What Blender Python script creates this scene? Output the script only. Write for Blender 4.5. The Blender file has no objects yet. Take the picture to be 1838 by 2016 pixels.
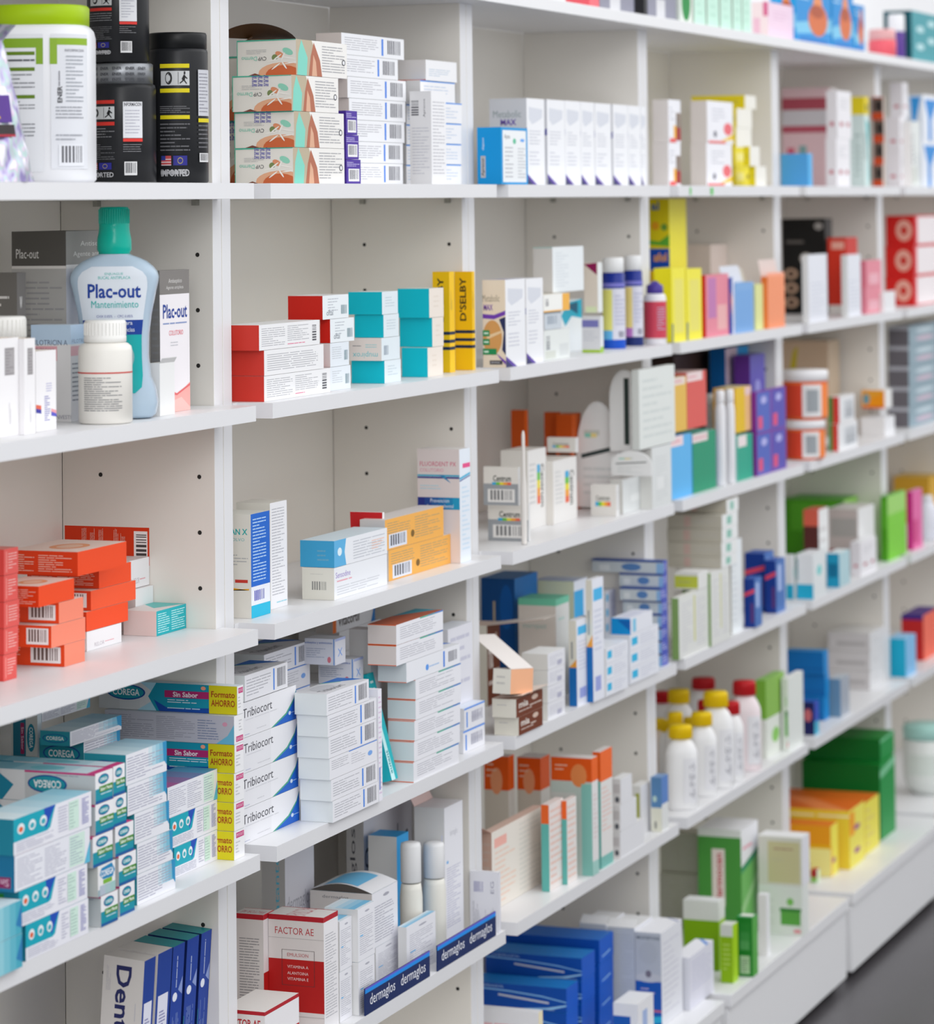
import bpy, math, random
from mathutils import Vector, Matrix
random.seed(7)
sc = bpy.context.scene
# ------------------------------------------------------------------ camera
FL, PPX, PPY = 6215.2, 919.0, 156.2
YAW, PITCH, ROLL = 0.37240, -0.03992, 0.011785
ZH = 1.445                                   # underside of the eye-level shelf above the floor
CAM = Vector((-3.31772, -1.60420, -0.01062 + ZH))
fw = Vector((math.cos(YAW)*math.cos(PITCH), math.sin(YAW)*math.cos(PITCH), -math.sin(PITCH)))
rt0 = Vector((math.sin(YAW), -math.cos(YAW), 0)); up0 = rt0.cross(fw)
RT = rt0*math.cos(ROLL) - up0*math.sin(ROLL)
UP = rt0*math.sin(ROLL) + up0*math.cos(ROLL)
cd = bpy.data.cameras.new('camera'); cam = bpy.data.objects.new('camera', cd)
sc.collection.objects.link(cam); sc.camera = cam
cam.matrix_world = Matrix(((RT.x, UP.x, -fw.x, CAM.x), (RT.y, UP.y, -fw.y, CAM.y), (RT.z, UP.z, -fw.z, CAM.z), (0, 0, 0, 1)))
cd.sensor_fit = 'VERTICAL'; cd.sensor_height = 36; cd.sensor_width = 36
cd.lens = FL*36/2016
cd.shift_x = (919-PPX)/2016; cd.shift_y = (PPY-1008)/2016
cd.clip_start = .05; cd.clip_end = 60
cd.dof.use_dof = True; cd.dof.focus_distance = 3.72; cd.dof.aperture_fstop = 6.3
# ------------------------------------------------------------------ light
sc.view_settings.view_transform = 'Standard'; sc.view_settings.look = 'None'
sc.view_settings.gamma = 1; sc.view_settings.use_curve_mapping = False
sc.view_settings.exposure = 0.08
w = bpy.data.worlds.new('shop_daylight'); sc.world = w; w.use_nodes = True
w.node_tree.nodes['Background'].inputs[0].default_value = (.97, .985, 1, 1)
w.node_tree.nodes['Background'].inputs[1].default_value = 1.06
def area(name, loc, tgt, sx, sy, e, col=(1, 1, 1)):
    l = bpy.data.lights.new(name, 'AREA'); l.shape = 'RECTANGLE'; l.size = sx; l.size_y = sy; l.energy = e; l.color = col
    o = bpy.data.objects.new(name, l); sc.collection.objects.link(o); o.location = loc
    o.rotation_euler = (Vector(tgt)-Vector(loc)).to_track_quat('-Z', 'Y').to_euler(); return o
for x_ in (-1.6, .6, 2.8, 5.0): area('ceiling_and_fill_light', (x_, -1.7, 2.75), (x_+.3, 0, .9), 1.9, 1.3, 10)
area('ceiling_and_fill_light', (-4.2, -2.0, 2.3), (0, 0, .9), 1.4, 1.4, 34)  # unseen fill added behind the camera to brighten left-facing carton ends
sc.cycles.max_bounces = 8; sc.cycles.diffuse_bounces = 6
# ------------------------------------------------------------------ projection maths for laying things out on the shelves
def cast(px, py):
    u2 = (px-PPX)/FL; v2 = -(py-PPY)/FL
    return fw + RT*u2 + UP*v2
def on_z(px, py, z):
    d = cast(px, py); t = (z-CAM.z)/d.z; return CAM + d*t
def along(P0, e, px):                         # t so that P0 + t e shows in image column px
    q = P0-CAM; k = (px-PPX)/FL
    a0, a1 = q.dot(RT)-k*q.dot(fw), e.dot(RT)-k*e.dot(fw)
    return -a0/a1
def z_at(P0, py):
    q = P0-CAM; k = -(py-PPY)/FL; e = Vector((0, 0, 1))
    a0, a1 = q.dot(UP)-k*q.dot(fw), e.dot(UP)-k*e.dot(fw)
    return P0.z - a0/a1
# ------------------------------------------------------------------ materials
_m = {}
def lin(h):
    h = h.lstrip('#'); v = [int(h[i:i+2], 16)/255 for i in (0, 2, 4)]
    return tuple(c/12.92 if c <= .04045 else ((c+.055)/1.055)**2.4 for c in v)
def mat(h, rough=.42, metal=0., kind='card'):
    k = (h, rough, metal, kind)
    if k in _m: return _m[k]
    m = bpy.data.materials.new(kind+'_'+h.lstrip('#')); m.use_nodes = True; nt = m.node_tree; b = nt.nodes['Principled BSDF']
    b.inputs['Base Color'].default_value = (*lin(h), 1); b.inputs['Roughness'].default_value = rough; b.inputs['Metallic'].default_value = metal
    if kind in ('card', 'plastic'): b.inputs['Specular IOR Level'].default_value = .22
    if kind in ('card', 'board', 'floor'):
        n = nt.nodes.new('ShaderNodeTexNoise'); n.inputs['Scale'].default_value = {'card': 60, 'board': 9, 'floor': 14}[kind]
        n.inputs['Detail'].default_value = 3
        r = nt.nodes.new('ShaderNodeMapRange'); r.inputs[3].default_value = rough-.06; r.inputs[4].default_value = rough+.08
        nt.links.new(n.outputs[0], r.inputs[0]); nt.links.new(r.outputs[0], b.inputs['Roughness'])
    if kind == 'liquid':
        b.inputs['Transmission Weight'].default_value = .35; b.inputs['IOR'].default_value = 1.33
    _m[k] = m; return m
# ------------------------------------------------------------------ mesh builder
class MB:
    def __init__(s): s.v = []; s.f = []; s.mi = []; s.m = []; s.sm = []
    def _mi(s, m):
        if m not in s.m: s.m.append(m)
        return s.m.index(m)
    def face(s, pts, m, smooth=False):
        n = len(s.v); s.v += [tuple(p) for p in pts]; s.f.append(tuple(range(n, n+len(pts)))); s.mi.append(s._mi(m)); s.sm.append(smooth)
    def box(s, a, b, m):
        (x0, y0, z0), (x1, y1, z1) = a, b; n = len(s.v)
        s.v += [(x0, y0, z0), (x1, y0, z0), (x1, y1, z0), (x0, y1, z0), (x0, y0, z1), (x1, y0, z1), (x1, y1, z1), (x0, y1, z1)]
        ms = m if isinstance(m, (list, tuple)) else [m]*6           # F R B S T bottom
        for q, mm in zip(((0, 1, 5, 4), (1, 2, 6, 5), (2, 3, 7, 6), (3, 0, 4, 7), (4, 5, 6, 7), (3, 2, 1, 0)), ms):
            s.f.append(tuple(n+i for i in q)); s.mi.append(s._mi(mm)); s.sm.append(False)
    def grid(s, fn, nu, nv, m, smooth=True, wrap=False):
        n = len(s.v)
        for j in range(nv+1):
            for i in range(nu if wrap else nu+1): s.v.append(tuple(fn(i/nu, j/nv)))
        w_ = nu if wrap else nu+1
        for j in range(nv):
            for i in range(nu):
                i2 = (i+1) % w_ if wrap else i+1
                s.f.append((n+j*w_+i, n+j*w_+i2, n+(j+1)*w_+i2, n+(j+1)*w_+i)); s.mi.append(s._mi(m)); s.sm.append(smooth)
    def build(s, name, parent=None, loc=(0, 0, 0), rz=0, bevel=0):
        me = bpy.data.meshes.new(name); me.from_pydata(s.v, [], s.f)
        for m in s.m: me.materials.append(m)
        me.polygons.foreach_set('material_index', s.mi); me.polygons.foreach_set('use_smooth', s.sm); me.update()
        o = bpy.data.objects.new(name, me); sc.collection.objects.link(o)
        o.parent = parent; o.location = loc; o.rotation_euler = (0, 0, rz)
        if bevel:
            b = o.modifiers.new('edge', 'BEVEL'); b.width = bevel; b.segments = 2; b.limit_method = 'ANGLE'
        return o
def tag(o, label, cat, group=None):
    o['label'] = label; o['category'] = cat
    if group: o['group'] = group
    return o
def empty(name, loc, label, cat, group=None, rz=0):
    o = bpy.data.objects.new(name, None); o.empty_display_size = .02; sc.collection.objects.link(o); o.location = loc; o.rotation_euler = (0, 0, rz)
    return tag(o, label, cat, group)
# ------------------------------------------------------------------ lettering
_g = {}
def glyphs(text, bold=False):
    if (text, bold) in _g: return _g[(text, bold)]
    cu = bpy.data.curves.new('t', 'FONT'); cu.body = text; cu.resolution_u = 2; cu.offset = .022 if bold else .0
    cu.align_x = 'CENTER'
    ob = bpy.data.objects.new('t', cu); sc.collection.objects.link(ob)
    bpy.context.view_layer.update()
    me = bpy.data.meshes.new_from_object(ob.evaluated_get(bpy.context.evaluated_depsgraph_get()))
    vs = [(v.co.x, v.co.y) for v in me.vertices]; fs = [tuple(p.vertices) for p in me.polygons]
    bpy.data.objects.remove(ob); bpy.data.meshes.remove(me); bpy.data.curves.remove(cu)
    if not vs: vs = [(0, 0)]
    x0 = min(v[0] for v in vs); x1 = max(v[0] for v in vs); y0 = min(v[1] for v in vs); y1 = max(v[1] for v in vs)
    vs = [((x-x0)/max(1e-6, x1-x0), (y-y0)/max(1e-6, y1-y0)) for x, y in vs]
    _g[(text, bold)] = (vs, fs); return vs, fs
EPS = .00004
class Face:
    """printing on a surface: f(u, v, k) gives the point of (u, v) in 0..1 at ink layer k"""
    def __init__(s, mb, f, curved=False, soft=True): s.mb = mb; s.f = f; s.k = 0; s.c = curved; s.soft = soft and not curved
    def r(s, u0, v0, u1, v1, h):
        s.k += 1; k = s.k; m = mat(h)
        if not s.c: u0, v0, u1, v1 = max(0, u0), max(0, v0), min(1, u1), min(1, v1)
        if s.c: s.mb.grid(lambda a, b: s.f(u0+(u1-u0)*a, v0+(v1-v0)*b, k), 10, 6, m)
        else: s.mb.face([s.f(u0, v0, k), s.f(u1, v0, k), s.f(u1, v1, k), s.f(u0, v1, k)], m)
    def clip(s, pts):
        if s.c: return pts
        for ax, lim, sg in ((0, 0, 1), (0, 1, -1), (1, 0, 1), (1, 1, -1)):
            out = []
            for i in range(len(pts)):
                a, b = pts[i-1], pts[i]; ia = sg*(a[ax]-lim) >= -1e-9; ib = sg*(b[ax]-lim) >= -1e-9
                if ia != ib:
                    t = (lim-a[ax])/(b[ax]-a[ax]); out.append((a[0]+(b[0]-a[0])*t, a[1]+(b[1]-a[1])*t))
                if ib: out.append(b)
            pts = out
            if not pts: return []
        return pts
    def p(s, pts, h):
        s.k += 1; q = s.clip(list(pts))
        if len(q) > 2: s.mb.face([s.f(u, v, s.k) for u, v in q], mat(h))
    def e(s, cu, cv, ru, rv, h, n=20, a=0):
        s.k += 1; ca, sa = math.cos(a), math.sin(a)
        P = [(math.cos(i*math.tau/n), math.sin(i*math.tau/n)) for i in range(n)]
        q = s.clip([(cu+ru*x*ca-rv*y*sa, cv+ru*x*sa+rv*y*ca) for x, y in P])
        if len(q) > 2: s.mb.face([s.f(u, v, s.k) for u, v in q], mat(h))
    def t(s, text, u0, v0, u1, v1, h, rot=0, bold=False):
        s.k += 1; vs, fs = glyphs(text, bold); m = mat(h); n = len(s.mb.v)
        for x, y in vs:
            if rot == 90: x, y = 1-y, x
            elif rot == 180: x, y = 1-x, 1-y
            elif rot == 270: x, y = y, 1-x
            s.mb.v.append(tuple(s.f(u0+(u1-u0)*x, v0+(v1-v0)*y, s.k)))
        mi = s.mb._mi(m)
        for q in fs: s.mb.f.append(tuple(n+i for i in q)); s.mb.mi.append(mi); s.mb.sm.append(False)
    def l(s, u0, v0, u1, v1, n, h='9a9aa6', rot=0, fill=.42):     # lines of fine print
        s.k += 1; fill *= .8; c_ = [int(h[i:i+2], 16) for i in (0, 2, 4)]
        if s.soft and sum(c_) < 600: h = '%02x%02x%02x' % tuple(round(c*.68+.32*228) for c in c_)
        m = mat(h)
        for i in range(n):
            a0 = (i+.5-fill/2)/n; a1 = (i+.5+fill/2)/n
            x = 0; end = random.choice((1, 1, .96, .9, .7, .5))
            while x < end:
                x2 = min(end, x+(random.uniform(.15, .5) if not s.c else random.uniform(.05, .1)))
                if rot: q = [(u0+(u1-u0)*a0, v0+(v1-v0)*x), (u0+(u1-u0)*a1, v0+(v1-v0)*x), (u0+(u1-u0)*a1, v0+(v1-v0)*x2), (u0+(u1-u0)*a0, v0+(v1-v0)*x2)]
                else: q = [(u0+(u1-u0)*x, v1+(v0-v1)*a1), (u0+(u1-u0)*x2, v1+(v0-v1)*a1), (u0+(u1-u0)*x2, v1+(v0-v1)*a0), (u0+(u1-u0)*x, v1+(v0-v1)*a0)]
                s.mb.face([s.f(u, v, s.k) for u, v in q], m); x = x2+(.03 if not s.c else random.choice((0, .0, .02)))
    def b(s, u0, v0, u1, v1, h='5c5c66', bg='f2f2f4', rot=0, n=13):  # barcode
        if bg: s.r(u0, v0, u1, v1, bg)
        s.k += 1; m = mat(h); x = .1
        rnd = random.Random(5)
        while x < .88:
            x2 = x+rnd.choice((.5, .8, 1.3))*.8/n
            q = [(x, .16), (x2, .16), (x2, .92), (x, .92)]
            if rot: q = [(y, x_) for x_, y in q]
            s.mb.face([s.f(u0+(u1-u0)*a, v0+(v1-v0)*c, s.k) for a, c in q], m); x = x2+rnd.choice((.6, .9, 1.1))*.7/n
    def grad(s, u0, v0, u1, v1, ha, hb, n=6, vert=False):          # printed colour blend
        A = [int(ha[i:i+2], 16) for i in (0, 2, 4)]; B = [int(hb[i:i+2], 16) for i in (0, 2, 4)]; s.k += 1; k = s.k
        for i in range(n):
            t = (i+.5)/n; h = '%02x%02x%02x' % tuple(round(a+(b-a)*t) for a, b in zip(A, B)); a0, a1 = i/n, (i+1)/n
            if vert: q = [(u0, v0+(v1-v0)*a0), (u1, v0+(v1-v0)*a0), (u1, v0+(v1-v0)*a1), (u0, v0+(v1-v0)*a1)]
            else: q = [(u0+(u1-u0)*a0, v0), (u0+(u1-u0)*a1, v0), (u0+(u1-u0)*a1, v1), (u0+(u1-u0)*a0, v1)]
            s.mb.face([s.f(u, v, k) for u, v in q], mat(h))
# ------------------------------------------------------------------ cartons
P_ = .78791; TP = .02373; DEP = .1986; LIP = .0468
SH = .018
ROWZ = {0: ZH+.271+SH, 1: ZH+SH, 2: ZH-.256+SH, 3: ZH-.512+SH, 4: ZH-.768+SH, 5: ZH-1.024+SH, 6: ZH-1.283}
DESIGN = {}
def carton_mesh(mb, L, W, H, design):
    cols, fn = DESIGN[design]
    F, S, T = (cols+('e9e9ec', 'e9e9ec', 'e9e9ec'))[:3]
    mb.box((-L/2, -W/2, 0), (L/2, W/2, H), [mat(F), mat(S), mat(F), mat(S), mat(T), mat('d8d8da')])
    f = Face(mb, lambda u, v, k: (-L/2+L*u, -W/2-EPS*k, H*v))
    s = Face(mb, lambda u, v, k: (-L/2-EPS*k, W/2-W*u, H*v))
    t = Face(mb, lambda u, v, k: (-L/2+L*u, -W/2+W*v, H+EPS*k))
    if fn: fn(f, s, t)
def near(row, d, xb, zb=None):
    z = ROWZ[row]+.0002 if zb is None else zb
    if abs(d) < 2:
        P0 = Vector((0, d, z)); t = along(P0, Vector((1, 0, 0)), xb); return Vector((t, d, z))
    return on_z(xb, d, z)
LOG = []; SOLID = []
def ZP(px, Y, py): return z_at(Vector((along(Vector((0, Y, ZH)), Vector((1, 0, 0)), px), Y, ZH)), py)
def place(row, d, xl, xb, xr, yt, ang=0, zb=None):
    P0 = near(row, d, xb, zb); a = math.radians(ang)
    e1 = Vector((math.cos(a), math.sin(a), 0)); e2 = Vector((-math.sin(a), math.cos(a), 0))
    L = xr if xr < 2 else along(P0, e1, xr)
    W = xl if isinstance(xl, float) and xl < 1 else along(P0, e2, xl)
    H = yt if (isinstance(yt, float) and yt < 1) else z_at(P0, yt)-P0.z
    back = P0.y+W*math.cos(a)+L*max(0, math.sin(a))
    if row and back > DEP-.003:
        W = max(.008, W-(back-DEP+.003)/math.cos(a))
    W = max(W, .012)
    if 0 < row < 6 or (row == 6 and P0.y+W > 0):             # keep clear of the divider panels
        b = math.floor(P0.x/P_)
        if P0.y+W*math.cos(a) > -.002:
            if P0.x-b*P_ < TP+.001: k = b*P_+TP+.001-P0.x; P0.x += k; L = max(.01, L-k)
            if P0.x-b*P_ > P_-TP-.004: P0.x = (b+1)*P_-TP-.012; L = .01
            L = min(L, (b+1)*P_-TP-.001-P0.x)
    L = max(L, .008)
    return P0, e1, e2, L, W, H, a
def box(name, design, row, d, xl, xb, xr, yt, label, cat='box', ang=0, zb=None, group=None, flaps=None, tilt=None):
    P0, e1, e2, L, W, H, a = place(row, d, xl, xb, xr, yt, ang, zb)
    if not ang and not tilt:                      # cartons may touch but never share space
        for (x0, y0, z0, x1, y1, z1) in SOLID:
            p = [min(x1, P0.x+L)-max(x0, P0.x), min(y1, P0.y+W)-max(y0, P0.y), min(z1, P0.z+H)-max(z0, P0.z)]
            if min(p) <= .0002: continue
            k = p.index(min(p)); g_ = min(p)+.0006
            if k == 0:
                L = max(.006, L-g_)
                if P0.x > x0: P0 = P0+Vector((g_, 0, 0))
            elif k == 1:
                W = max(.006, W-g_)
                if P0.y > y0: P0 = P0+Vector((0, g_, 0))
            else:
                if P0.z > z0: P0 = P0+Vector((0, 0, g_)); H = max(.006, H-g_)
                else: H = max(.006, H-g_)
        SOLID.append((P0.x, P0.y, P0.z, P0.x+L, P0.y+W, P0.z+H))
    mb = MB(); carton_mesh(mb, L, W, H, design)
    c = P0 + e1*(L/2) + e2*(W/2)
    o = mb.build(name, None, c, a); tag(o, label, cat, group)
    if tilt: o.rotation_euler = (math.radians(tilt[0]), math.radians(tilt[1]), a)
    for fl in (flaps or []): flap(o, L, W, H, *fl)
    LOG.append((name, label, P0, L, W, H)); o['_h'] = H
    return o
def flap(o, L, W, H, edge, ang, ln, col='e8e4e0', col2=None, curve=0., name='flap'):
    """a cardboard flap hinged on a top edge: S/B/R/F; ang from horizontal-outward upwards"""
    mb = MB(); a = math.radians(ang); th = .0006
    w_ = {'F': L, 'B': L, 'S': W, 'R': W}[edge]
    def pt(u, t, k):
        c = t*ln; bend = curve*t*t
        out = math.cos(a+bend)*c; upz = math.sin(a+bend)*c+k*th
        x = (u-.5)*w_
        if edge == 'F': return (x, -W/2-out, H+upz)
        if edge == 'B': return (x, W/2+out, H+upz)
        if edge == 'S': return (-L/2-out, x, H+upz)
        return (L/2+out, x, H+upz)
    mb.grid(lambda u, t: pt(u*(1-.0*t), t, .5), 1, 8, mat(col)); mb.grid(lambda u, t: pt(u, t, -.5), 1, 8, mat(col2 or col))
    for u in (0, 1): mb.grid(lambda q, t, u=u: pt(u, t, q-.5), 1, 8, mat(col2 or col))
    mb.face([pt(0, 1, -.5), pt(1, 1, -.5), pt(1, 1, .5), pt(0, 1, .5)], mat(col))
    return mb.build(name, o)
ORD = {1: ['only'], 2: ['upper', 'lower'], 3: ['topmost', 'middle', 'bottom']}
def ordn(n):
    if n in ORD: return ORD[n]
    mid = ['second', 'third', 'fourth', 'fifth', 'sixth', 'seventh', 'eighth', 'ninth']
    return ['topmost'] + [mid[i]+' from top' for i in range(n-2)] + ['bottom']
def stack(name, designs, row, d, ents, yt, label, cat='box', group=None, zb=None, hs=None):
    """ents bottom to top: (xl, xb, xr[, ang[, dy]]); equal heights up to pixel yt"""
    n = len(ents); xb0 = ents[0][1]; P0 = near(row, d, xb0, zb)
    H = (z_at(P0, yt)-P0.z)/n; z = P0.z; out = []
    for i, e in enumerate(ents):
        ang = e[3] if len(e) > 3 else 0; dy = e[4] if len(e) > 4 else 0
        ds = designs if isinstance(designs, str) else designs[i]
        h = H if hs is None else H*n*hs[i]/sum(hs)
        out.append(box(name, ds, row, P0.y+dy, e[0], e[1], e[2], float(h-.0004), label.replace('{}', ordn(n)[n-1-i]), cat, ang, z, group))
        z += h
    return out, z
# ------------------------------------------------------------------ round things
def cylface(mb, r, z0, z1, W_, pw=2., sy=1.):    # printing on a round (or squarish) tub; u,v in 0..1 over arc length W_
    def f(u, v, k):
        a = (u-.5)*W_/r; si, co = math.sin(a), math.cos(a); q = (r+.0005+EPS*k)*(abs(si)**pw+abs(co)**pw)**(-1/pw)
        return (q*si, -q*co*sy, z0+(z1-z0)*v)
    return Face(mb, f, True)
def lathe(mb, prof, m, n=36, sx=1, sy=1, pw=2.):
    ms = m if isinstance(m, list) else None
    def ring(i, t):
        a = t*math.tau; c, s_ = math.cos(a), math.sin(a); r = prof[i][0]
        q = (abs(c)**pw+abs(s_)**pw)**(-1/pw)
        return (r*q*c*sx, r*q*s_*sy, prof[i][1])
    N = len(mb.v)
    for i in range(len(prof)):
        for k in range(n): mb.v.append(ring(i, k/n))
    for i in range(len(prof)-1):
        mm = ms[i] if ms else m
        for k in range(n):
            k2 = (k+1) % n
            mb.f.append((N+i*n+k, N+i*n+k2, N+(i+1)*n+k2, N+(i+1)*n+k)); mb.mi.append(mb._mi(mm)); mb.sm.append(True)
    mb.f.append(tuple(N+(len(prof)-1)*n+k for k in range(n))); mb.mi.append(mb._mi(ms[-1] if ms else m)); mb.sm.append(False)
    mb.f.append(tuple(N+k for k in reversed(range(n)))); mb.mi.append(mb._mi(ms[0] if ms else m)); mb.sm.append(False)
FACING = math.atan2(rt0.y, rt0.x)
def round_at(row, d, xl, xr, yt, zb=None, depth=1.):
    """centre, radius, height of an upright round thing seen between columns xl..xr; d = Y of its centre or pixel row of its foot"""
    xc = (xl+xr)/2; P0 = near(row, d, xc, zb)
    r = (xr-xl)/2*(P0-CAM).dot(fw)/FL
    if abs(d) >= 2:
        P0 = P0 + Vector((fw.x, fw.y, 0)).normalized()*r*depth; 
    H = z_at(P0, yt)-P0.z
    return P0, r, H
# ------------------------------------------------------------------ the room
WHITE = mat('e8e8ea', .35, kind='board'); INNER = mat('e3dfd8', .4, kind='board'); EDGE = mat('e0e0e3', .3, kind='board')
mb = MB(); mb.box((-4.5, -4.5, -.05), (6.5, DEP+.03, 0), mat('4c494c', .35, kind='floor')); o = mb.build('floor'); o['kind'] = 'structure'
mb = MB(); mb.box((-4.5, DEP+.03, 0), (6.5, DEP+.13, 3.0), mat('ececee', .6, kind='board')); o = mb.build('wall_back'); o['kind'] = 'structure'
mb = MB(); mb.box((6.5, -4.5, 0), (6.6, DEP+.13, 3.0), mat('e4e4e6', .6, kind='board')); o = mb.build('wall_right'); o['kind'] = 'structure'
# ------------------------------------------------------------------ shelving units
HOLE = mat('1c1a18', .8, kind='hole'); PIN = mat('a8a8a2', .3, .8, kind='metal')
UL = ['white shelving unit nearest the camera, holding mouthwash, orange cartons and denture cream cartons',
      'white shelving unit second from the left, with red-ended cartons on its second shelf',
      'white shelving unit third from the left, with slim purple-cornered cartons at eye level',
      'white shelving unit fourth from the left, with yellow-capped white bottles on a low shelf',
      'white shelving unit fifth from the left, with yellow and orange cartons on its base',
      'white shelving unit farthest from the camera, at the right edge of the photo']
BASE_Z = ZH-1.283
for b in range(6):
    X0, X1 = (b-1)*P_, b*P_
    u = empty('shelving_unit', (X0+P_/2, DEP/2, 0), UL[b], 'shelving unit', 'white shelving units along the wall')
    off = lambda p: (p[0]-(X0+P_/2), p[1]-DEP/2, p[2])
    def part(name, a, c, m, bev=.0008):
        q = MB(); q.box(off(a), off(c), m); return q.build(name, u, bevel=bev)
    top = ZH+.271
    g = .0006
    for side, (xa, xc) in enumerate(((X0+g, X0+TP), (X1-TP, X1-g))):
        q = MB(); q.box(off((xa, 0, BASE_Z)), off((xc, DEP, top)), [EDGE, INNER, WHITE, INNER, WHITE, WHITE])
        xf = xc+.0003 if side == 0 else xa-.0003; nx = 1 if side == 0 else -1
        for k in range(-4, 20):
            z = ZH-(k+1)*.064
            if k < 0 or k in (3, 7, 11, 15) or z < BASE_Z+.03: continue
            for y in (.0198, .1479):
                pts = [off((xf, y+.0026*math.cos(i*math.tau/12), z+.0026*math.sin(i*math.tau/12))) for i in range(12)]
                q.face(pts if nx < 0 else pts[::-1], HOLE)
        q.build('side_panel', u, bevel=.0006)
    part('back_panel', (X0+TP, DEP, BASE_Z), (X1-TP, DEP+.012, top), INNER)
    part('top_panel', (X0+g+.0, -LIP, top), (X1-g-.0, DEP, top+SH), WHITE) if b else part('top_panel', (X0+g, -LIP, top), (X1-.0105, DEP, top+SH), WHITE)
    for r in range(1, 6):
        z0 = ROWZ[r]-SH; q = MB(); xl, xr = X0+.035, X1-.0105
        outline = [(X0+TP+.0005, DEP-.0005), (X0+TP+.0005, -.0008), (xl if xl > X0+TP else X0+TP, -.0008), (xl, -LIP), (xr, -LIP), (xr, -.0008), (X1-TP-.0005, -.0008), (X1-TP-.0005, DEP-.0005)]
        lo = [off((x, y, z0)) for x, y in outline]; hi = [off((x, y, z0+SH)) for x, y in outline]
        q.face(hi, WHITE); q.face(lo[::-1], INNER)
        for i in range(len(lo)):
            j = (i+1) % len(lo); q.face([lo[i], lo[j], hi[j], hi[i]], EDGE)
        s_ = q.build('shelf', u)
        for y in (.0198, .1479):
            for x, nx in ((X0+TP, 1), (X1-TP, -1)):
                pb = MB(); c = off((x, y, z0-.004))
                pb.box((min(c[0], c[0]+nx*.009), c[1]-.003, c[2]-.003), (max(c[0], c[0]+nx*.009), c[1]+.003, c[2]+.0035), PIN); pb.build('shelf_pin', s_)
    part('base_top', (X0+.03, -.118, BASE_Z-.02), (X1-.008, DEP, BASE_Z), WHITE)
    part('base_drawer_front', (X0+.032, -.112, .018), (X1-.01, -.094, BASE_Z-.021), WHITE)
    part('base_side', (X0+.032, -.0935, .0), (X0+.05, DEP, BASE_Z-.0205), WHITE); part('base_side', (X1-.024, -.0935, .0), (X1-.006, DEP, BASE_Z-.0205), WHITE)
    part('toe_kick', (X0+.051, -.086, .0), (X1-.025, -.07, BASE_Z-.021), mat('17161a', .6, kind='board'))
# ------------------------------------------------------------------ carton printing
WH = 'ececef'; GR = '9a9aa8'
def D(name, cols, fn=None): DESIGN[name] = (cols, fn)
def _lines(n=5, h=GR, u0=.06, u1=.94, v0=.15, v1=.85):
    return lambda f, s, t: f.l(u0, v0, u1, v1, n, h)
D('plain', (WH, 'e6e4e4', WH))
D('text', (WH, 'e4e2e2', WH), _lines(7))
def f_cvp(f, s, t):
    f.p([(0, 0), (.46, 0), (.42, .5), (.30, 1), (0, 1)], 'b9ab93'); f.p([(.02, 0), (.2, 0), (.22, .5), (.10, 1), (.04, .6)], '7fd0bf')
    f.p([(.24, 0), (.5, 0), (.46, .45), (.34, .95), (.28, .55)], 'b06a50'); f.p([(.3, .0), (.4, 0), (.38, .4), (.33, .6)], 'd9a98c')
    f.l(.5, .12, .95, .9, 10, '8a8a90'); f.e(.93, .45, .035, .09, '44444a', 14); f.e(.93, .45, .022, .06, 'ececef', 12)
    s.e(.78, .06, .42, .30, 'e0aa88', 22); s.e(.78, .0, .3, .28, 'c9673f', 22); s.r(0, -.0, 1, .001, 'eceae6')
    s.p([(.18, .0), (.3, .07), (.42, 0)], '7c4a3c'); s.e(.86, .66, .07, .12, '8fcfb8', 14, .6); s.e(.72, .58, .06, .1, 'd98f6a', 14, .5); s.e(.64, .5, .05, .09, '7a8a58', 12)
    for x, y, a in ((.62, .42, .25), (.68, .5, .9), (.78, .52, 1.3), (.88, .48, -.3), (.8, .28, -1.2), (.66, .25, .9), (.92, .34, .2)): s.e(x, y, .12, .016, 'efece6', 10, a)
    s.t('CVP', .36, .42, .50, .53, '45454a', 180); s.t('Dermo', .08, .42, .34, .54, '7fc8b4', 180)
    s.l(.16, .6, .5, .74, 3, 'a8a8a8'); s.p([(.0, .96), (1, .98), (1, 1), (0, 1)], '4fb59a'); s.r(0, 0, .012, 1, '4fb59a')
def f_cvp_dt(f, s, t):
    f_cvp(f, s, t)
    for i in range(3):
        for j in range(3): s.t('Dmz', .34+i*.1, .70+j*.11, .42+i*.1, .79+j*.11, '4a4aa8', 0, True)
D('cvp', ('ebe9e6', 'e2dfd8', 'e8e6e2'), f_cvp); D('cvp_date', ('ebe9e6', 'e2dfd8', 'e8e6e2'), f_cvp_dt)
def f_bar(f, s, t):
    f.l(.05, .2, .58, .85, 6, 'a4a4ae'); f.r(.63, .1, .66, .9, '3f7fe0'); f.b(.70, .06, .97, .94, '5a5a64', None, 0, 15)
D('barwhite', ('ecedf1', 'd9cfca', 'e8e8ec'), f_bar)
def f_purple(f, s, t):
    f.l(.05, .7, .95, .92, 3, 'cfc8ee'); f.b(.15, .1, .9, .62)
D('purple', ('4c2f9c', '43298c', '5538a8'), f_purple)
def f_side(f, s, t):
    f.l(.1, .1, .9, .9, 22, 'b4b4bc'); s.b(.0, .72, .45, .92, '55555c', None, 1); s.t('Apracox', .62, .72, .75, .92, '55555c', 90); s.l(.1, .1, .9, .62, 16, 'a8a8b0')
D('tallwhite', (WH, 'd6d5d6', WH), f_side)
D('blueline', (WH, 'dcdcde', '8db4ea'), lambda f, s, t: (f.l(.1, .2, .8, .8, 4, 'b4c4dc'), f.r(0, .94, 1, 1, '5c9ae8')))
D('redline', (WH, 'dcd8d6', WH), lambda f, s, t: (f.l(.1, .2, .8, .6, 4, 'a0b8d0'), s.r(0, 0, 1, .04, 'd4502c')))
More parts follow.
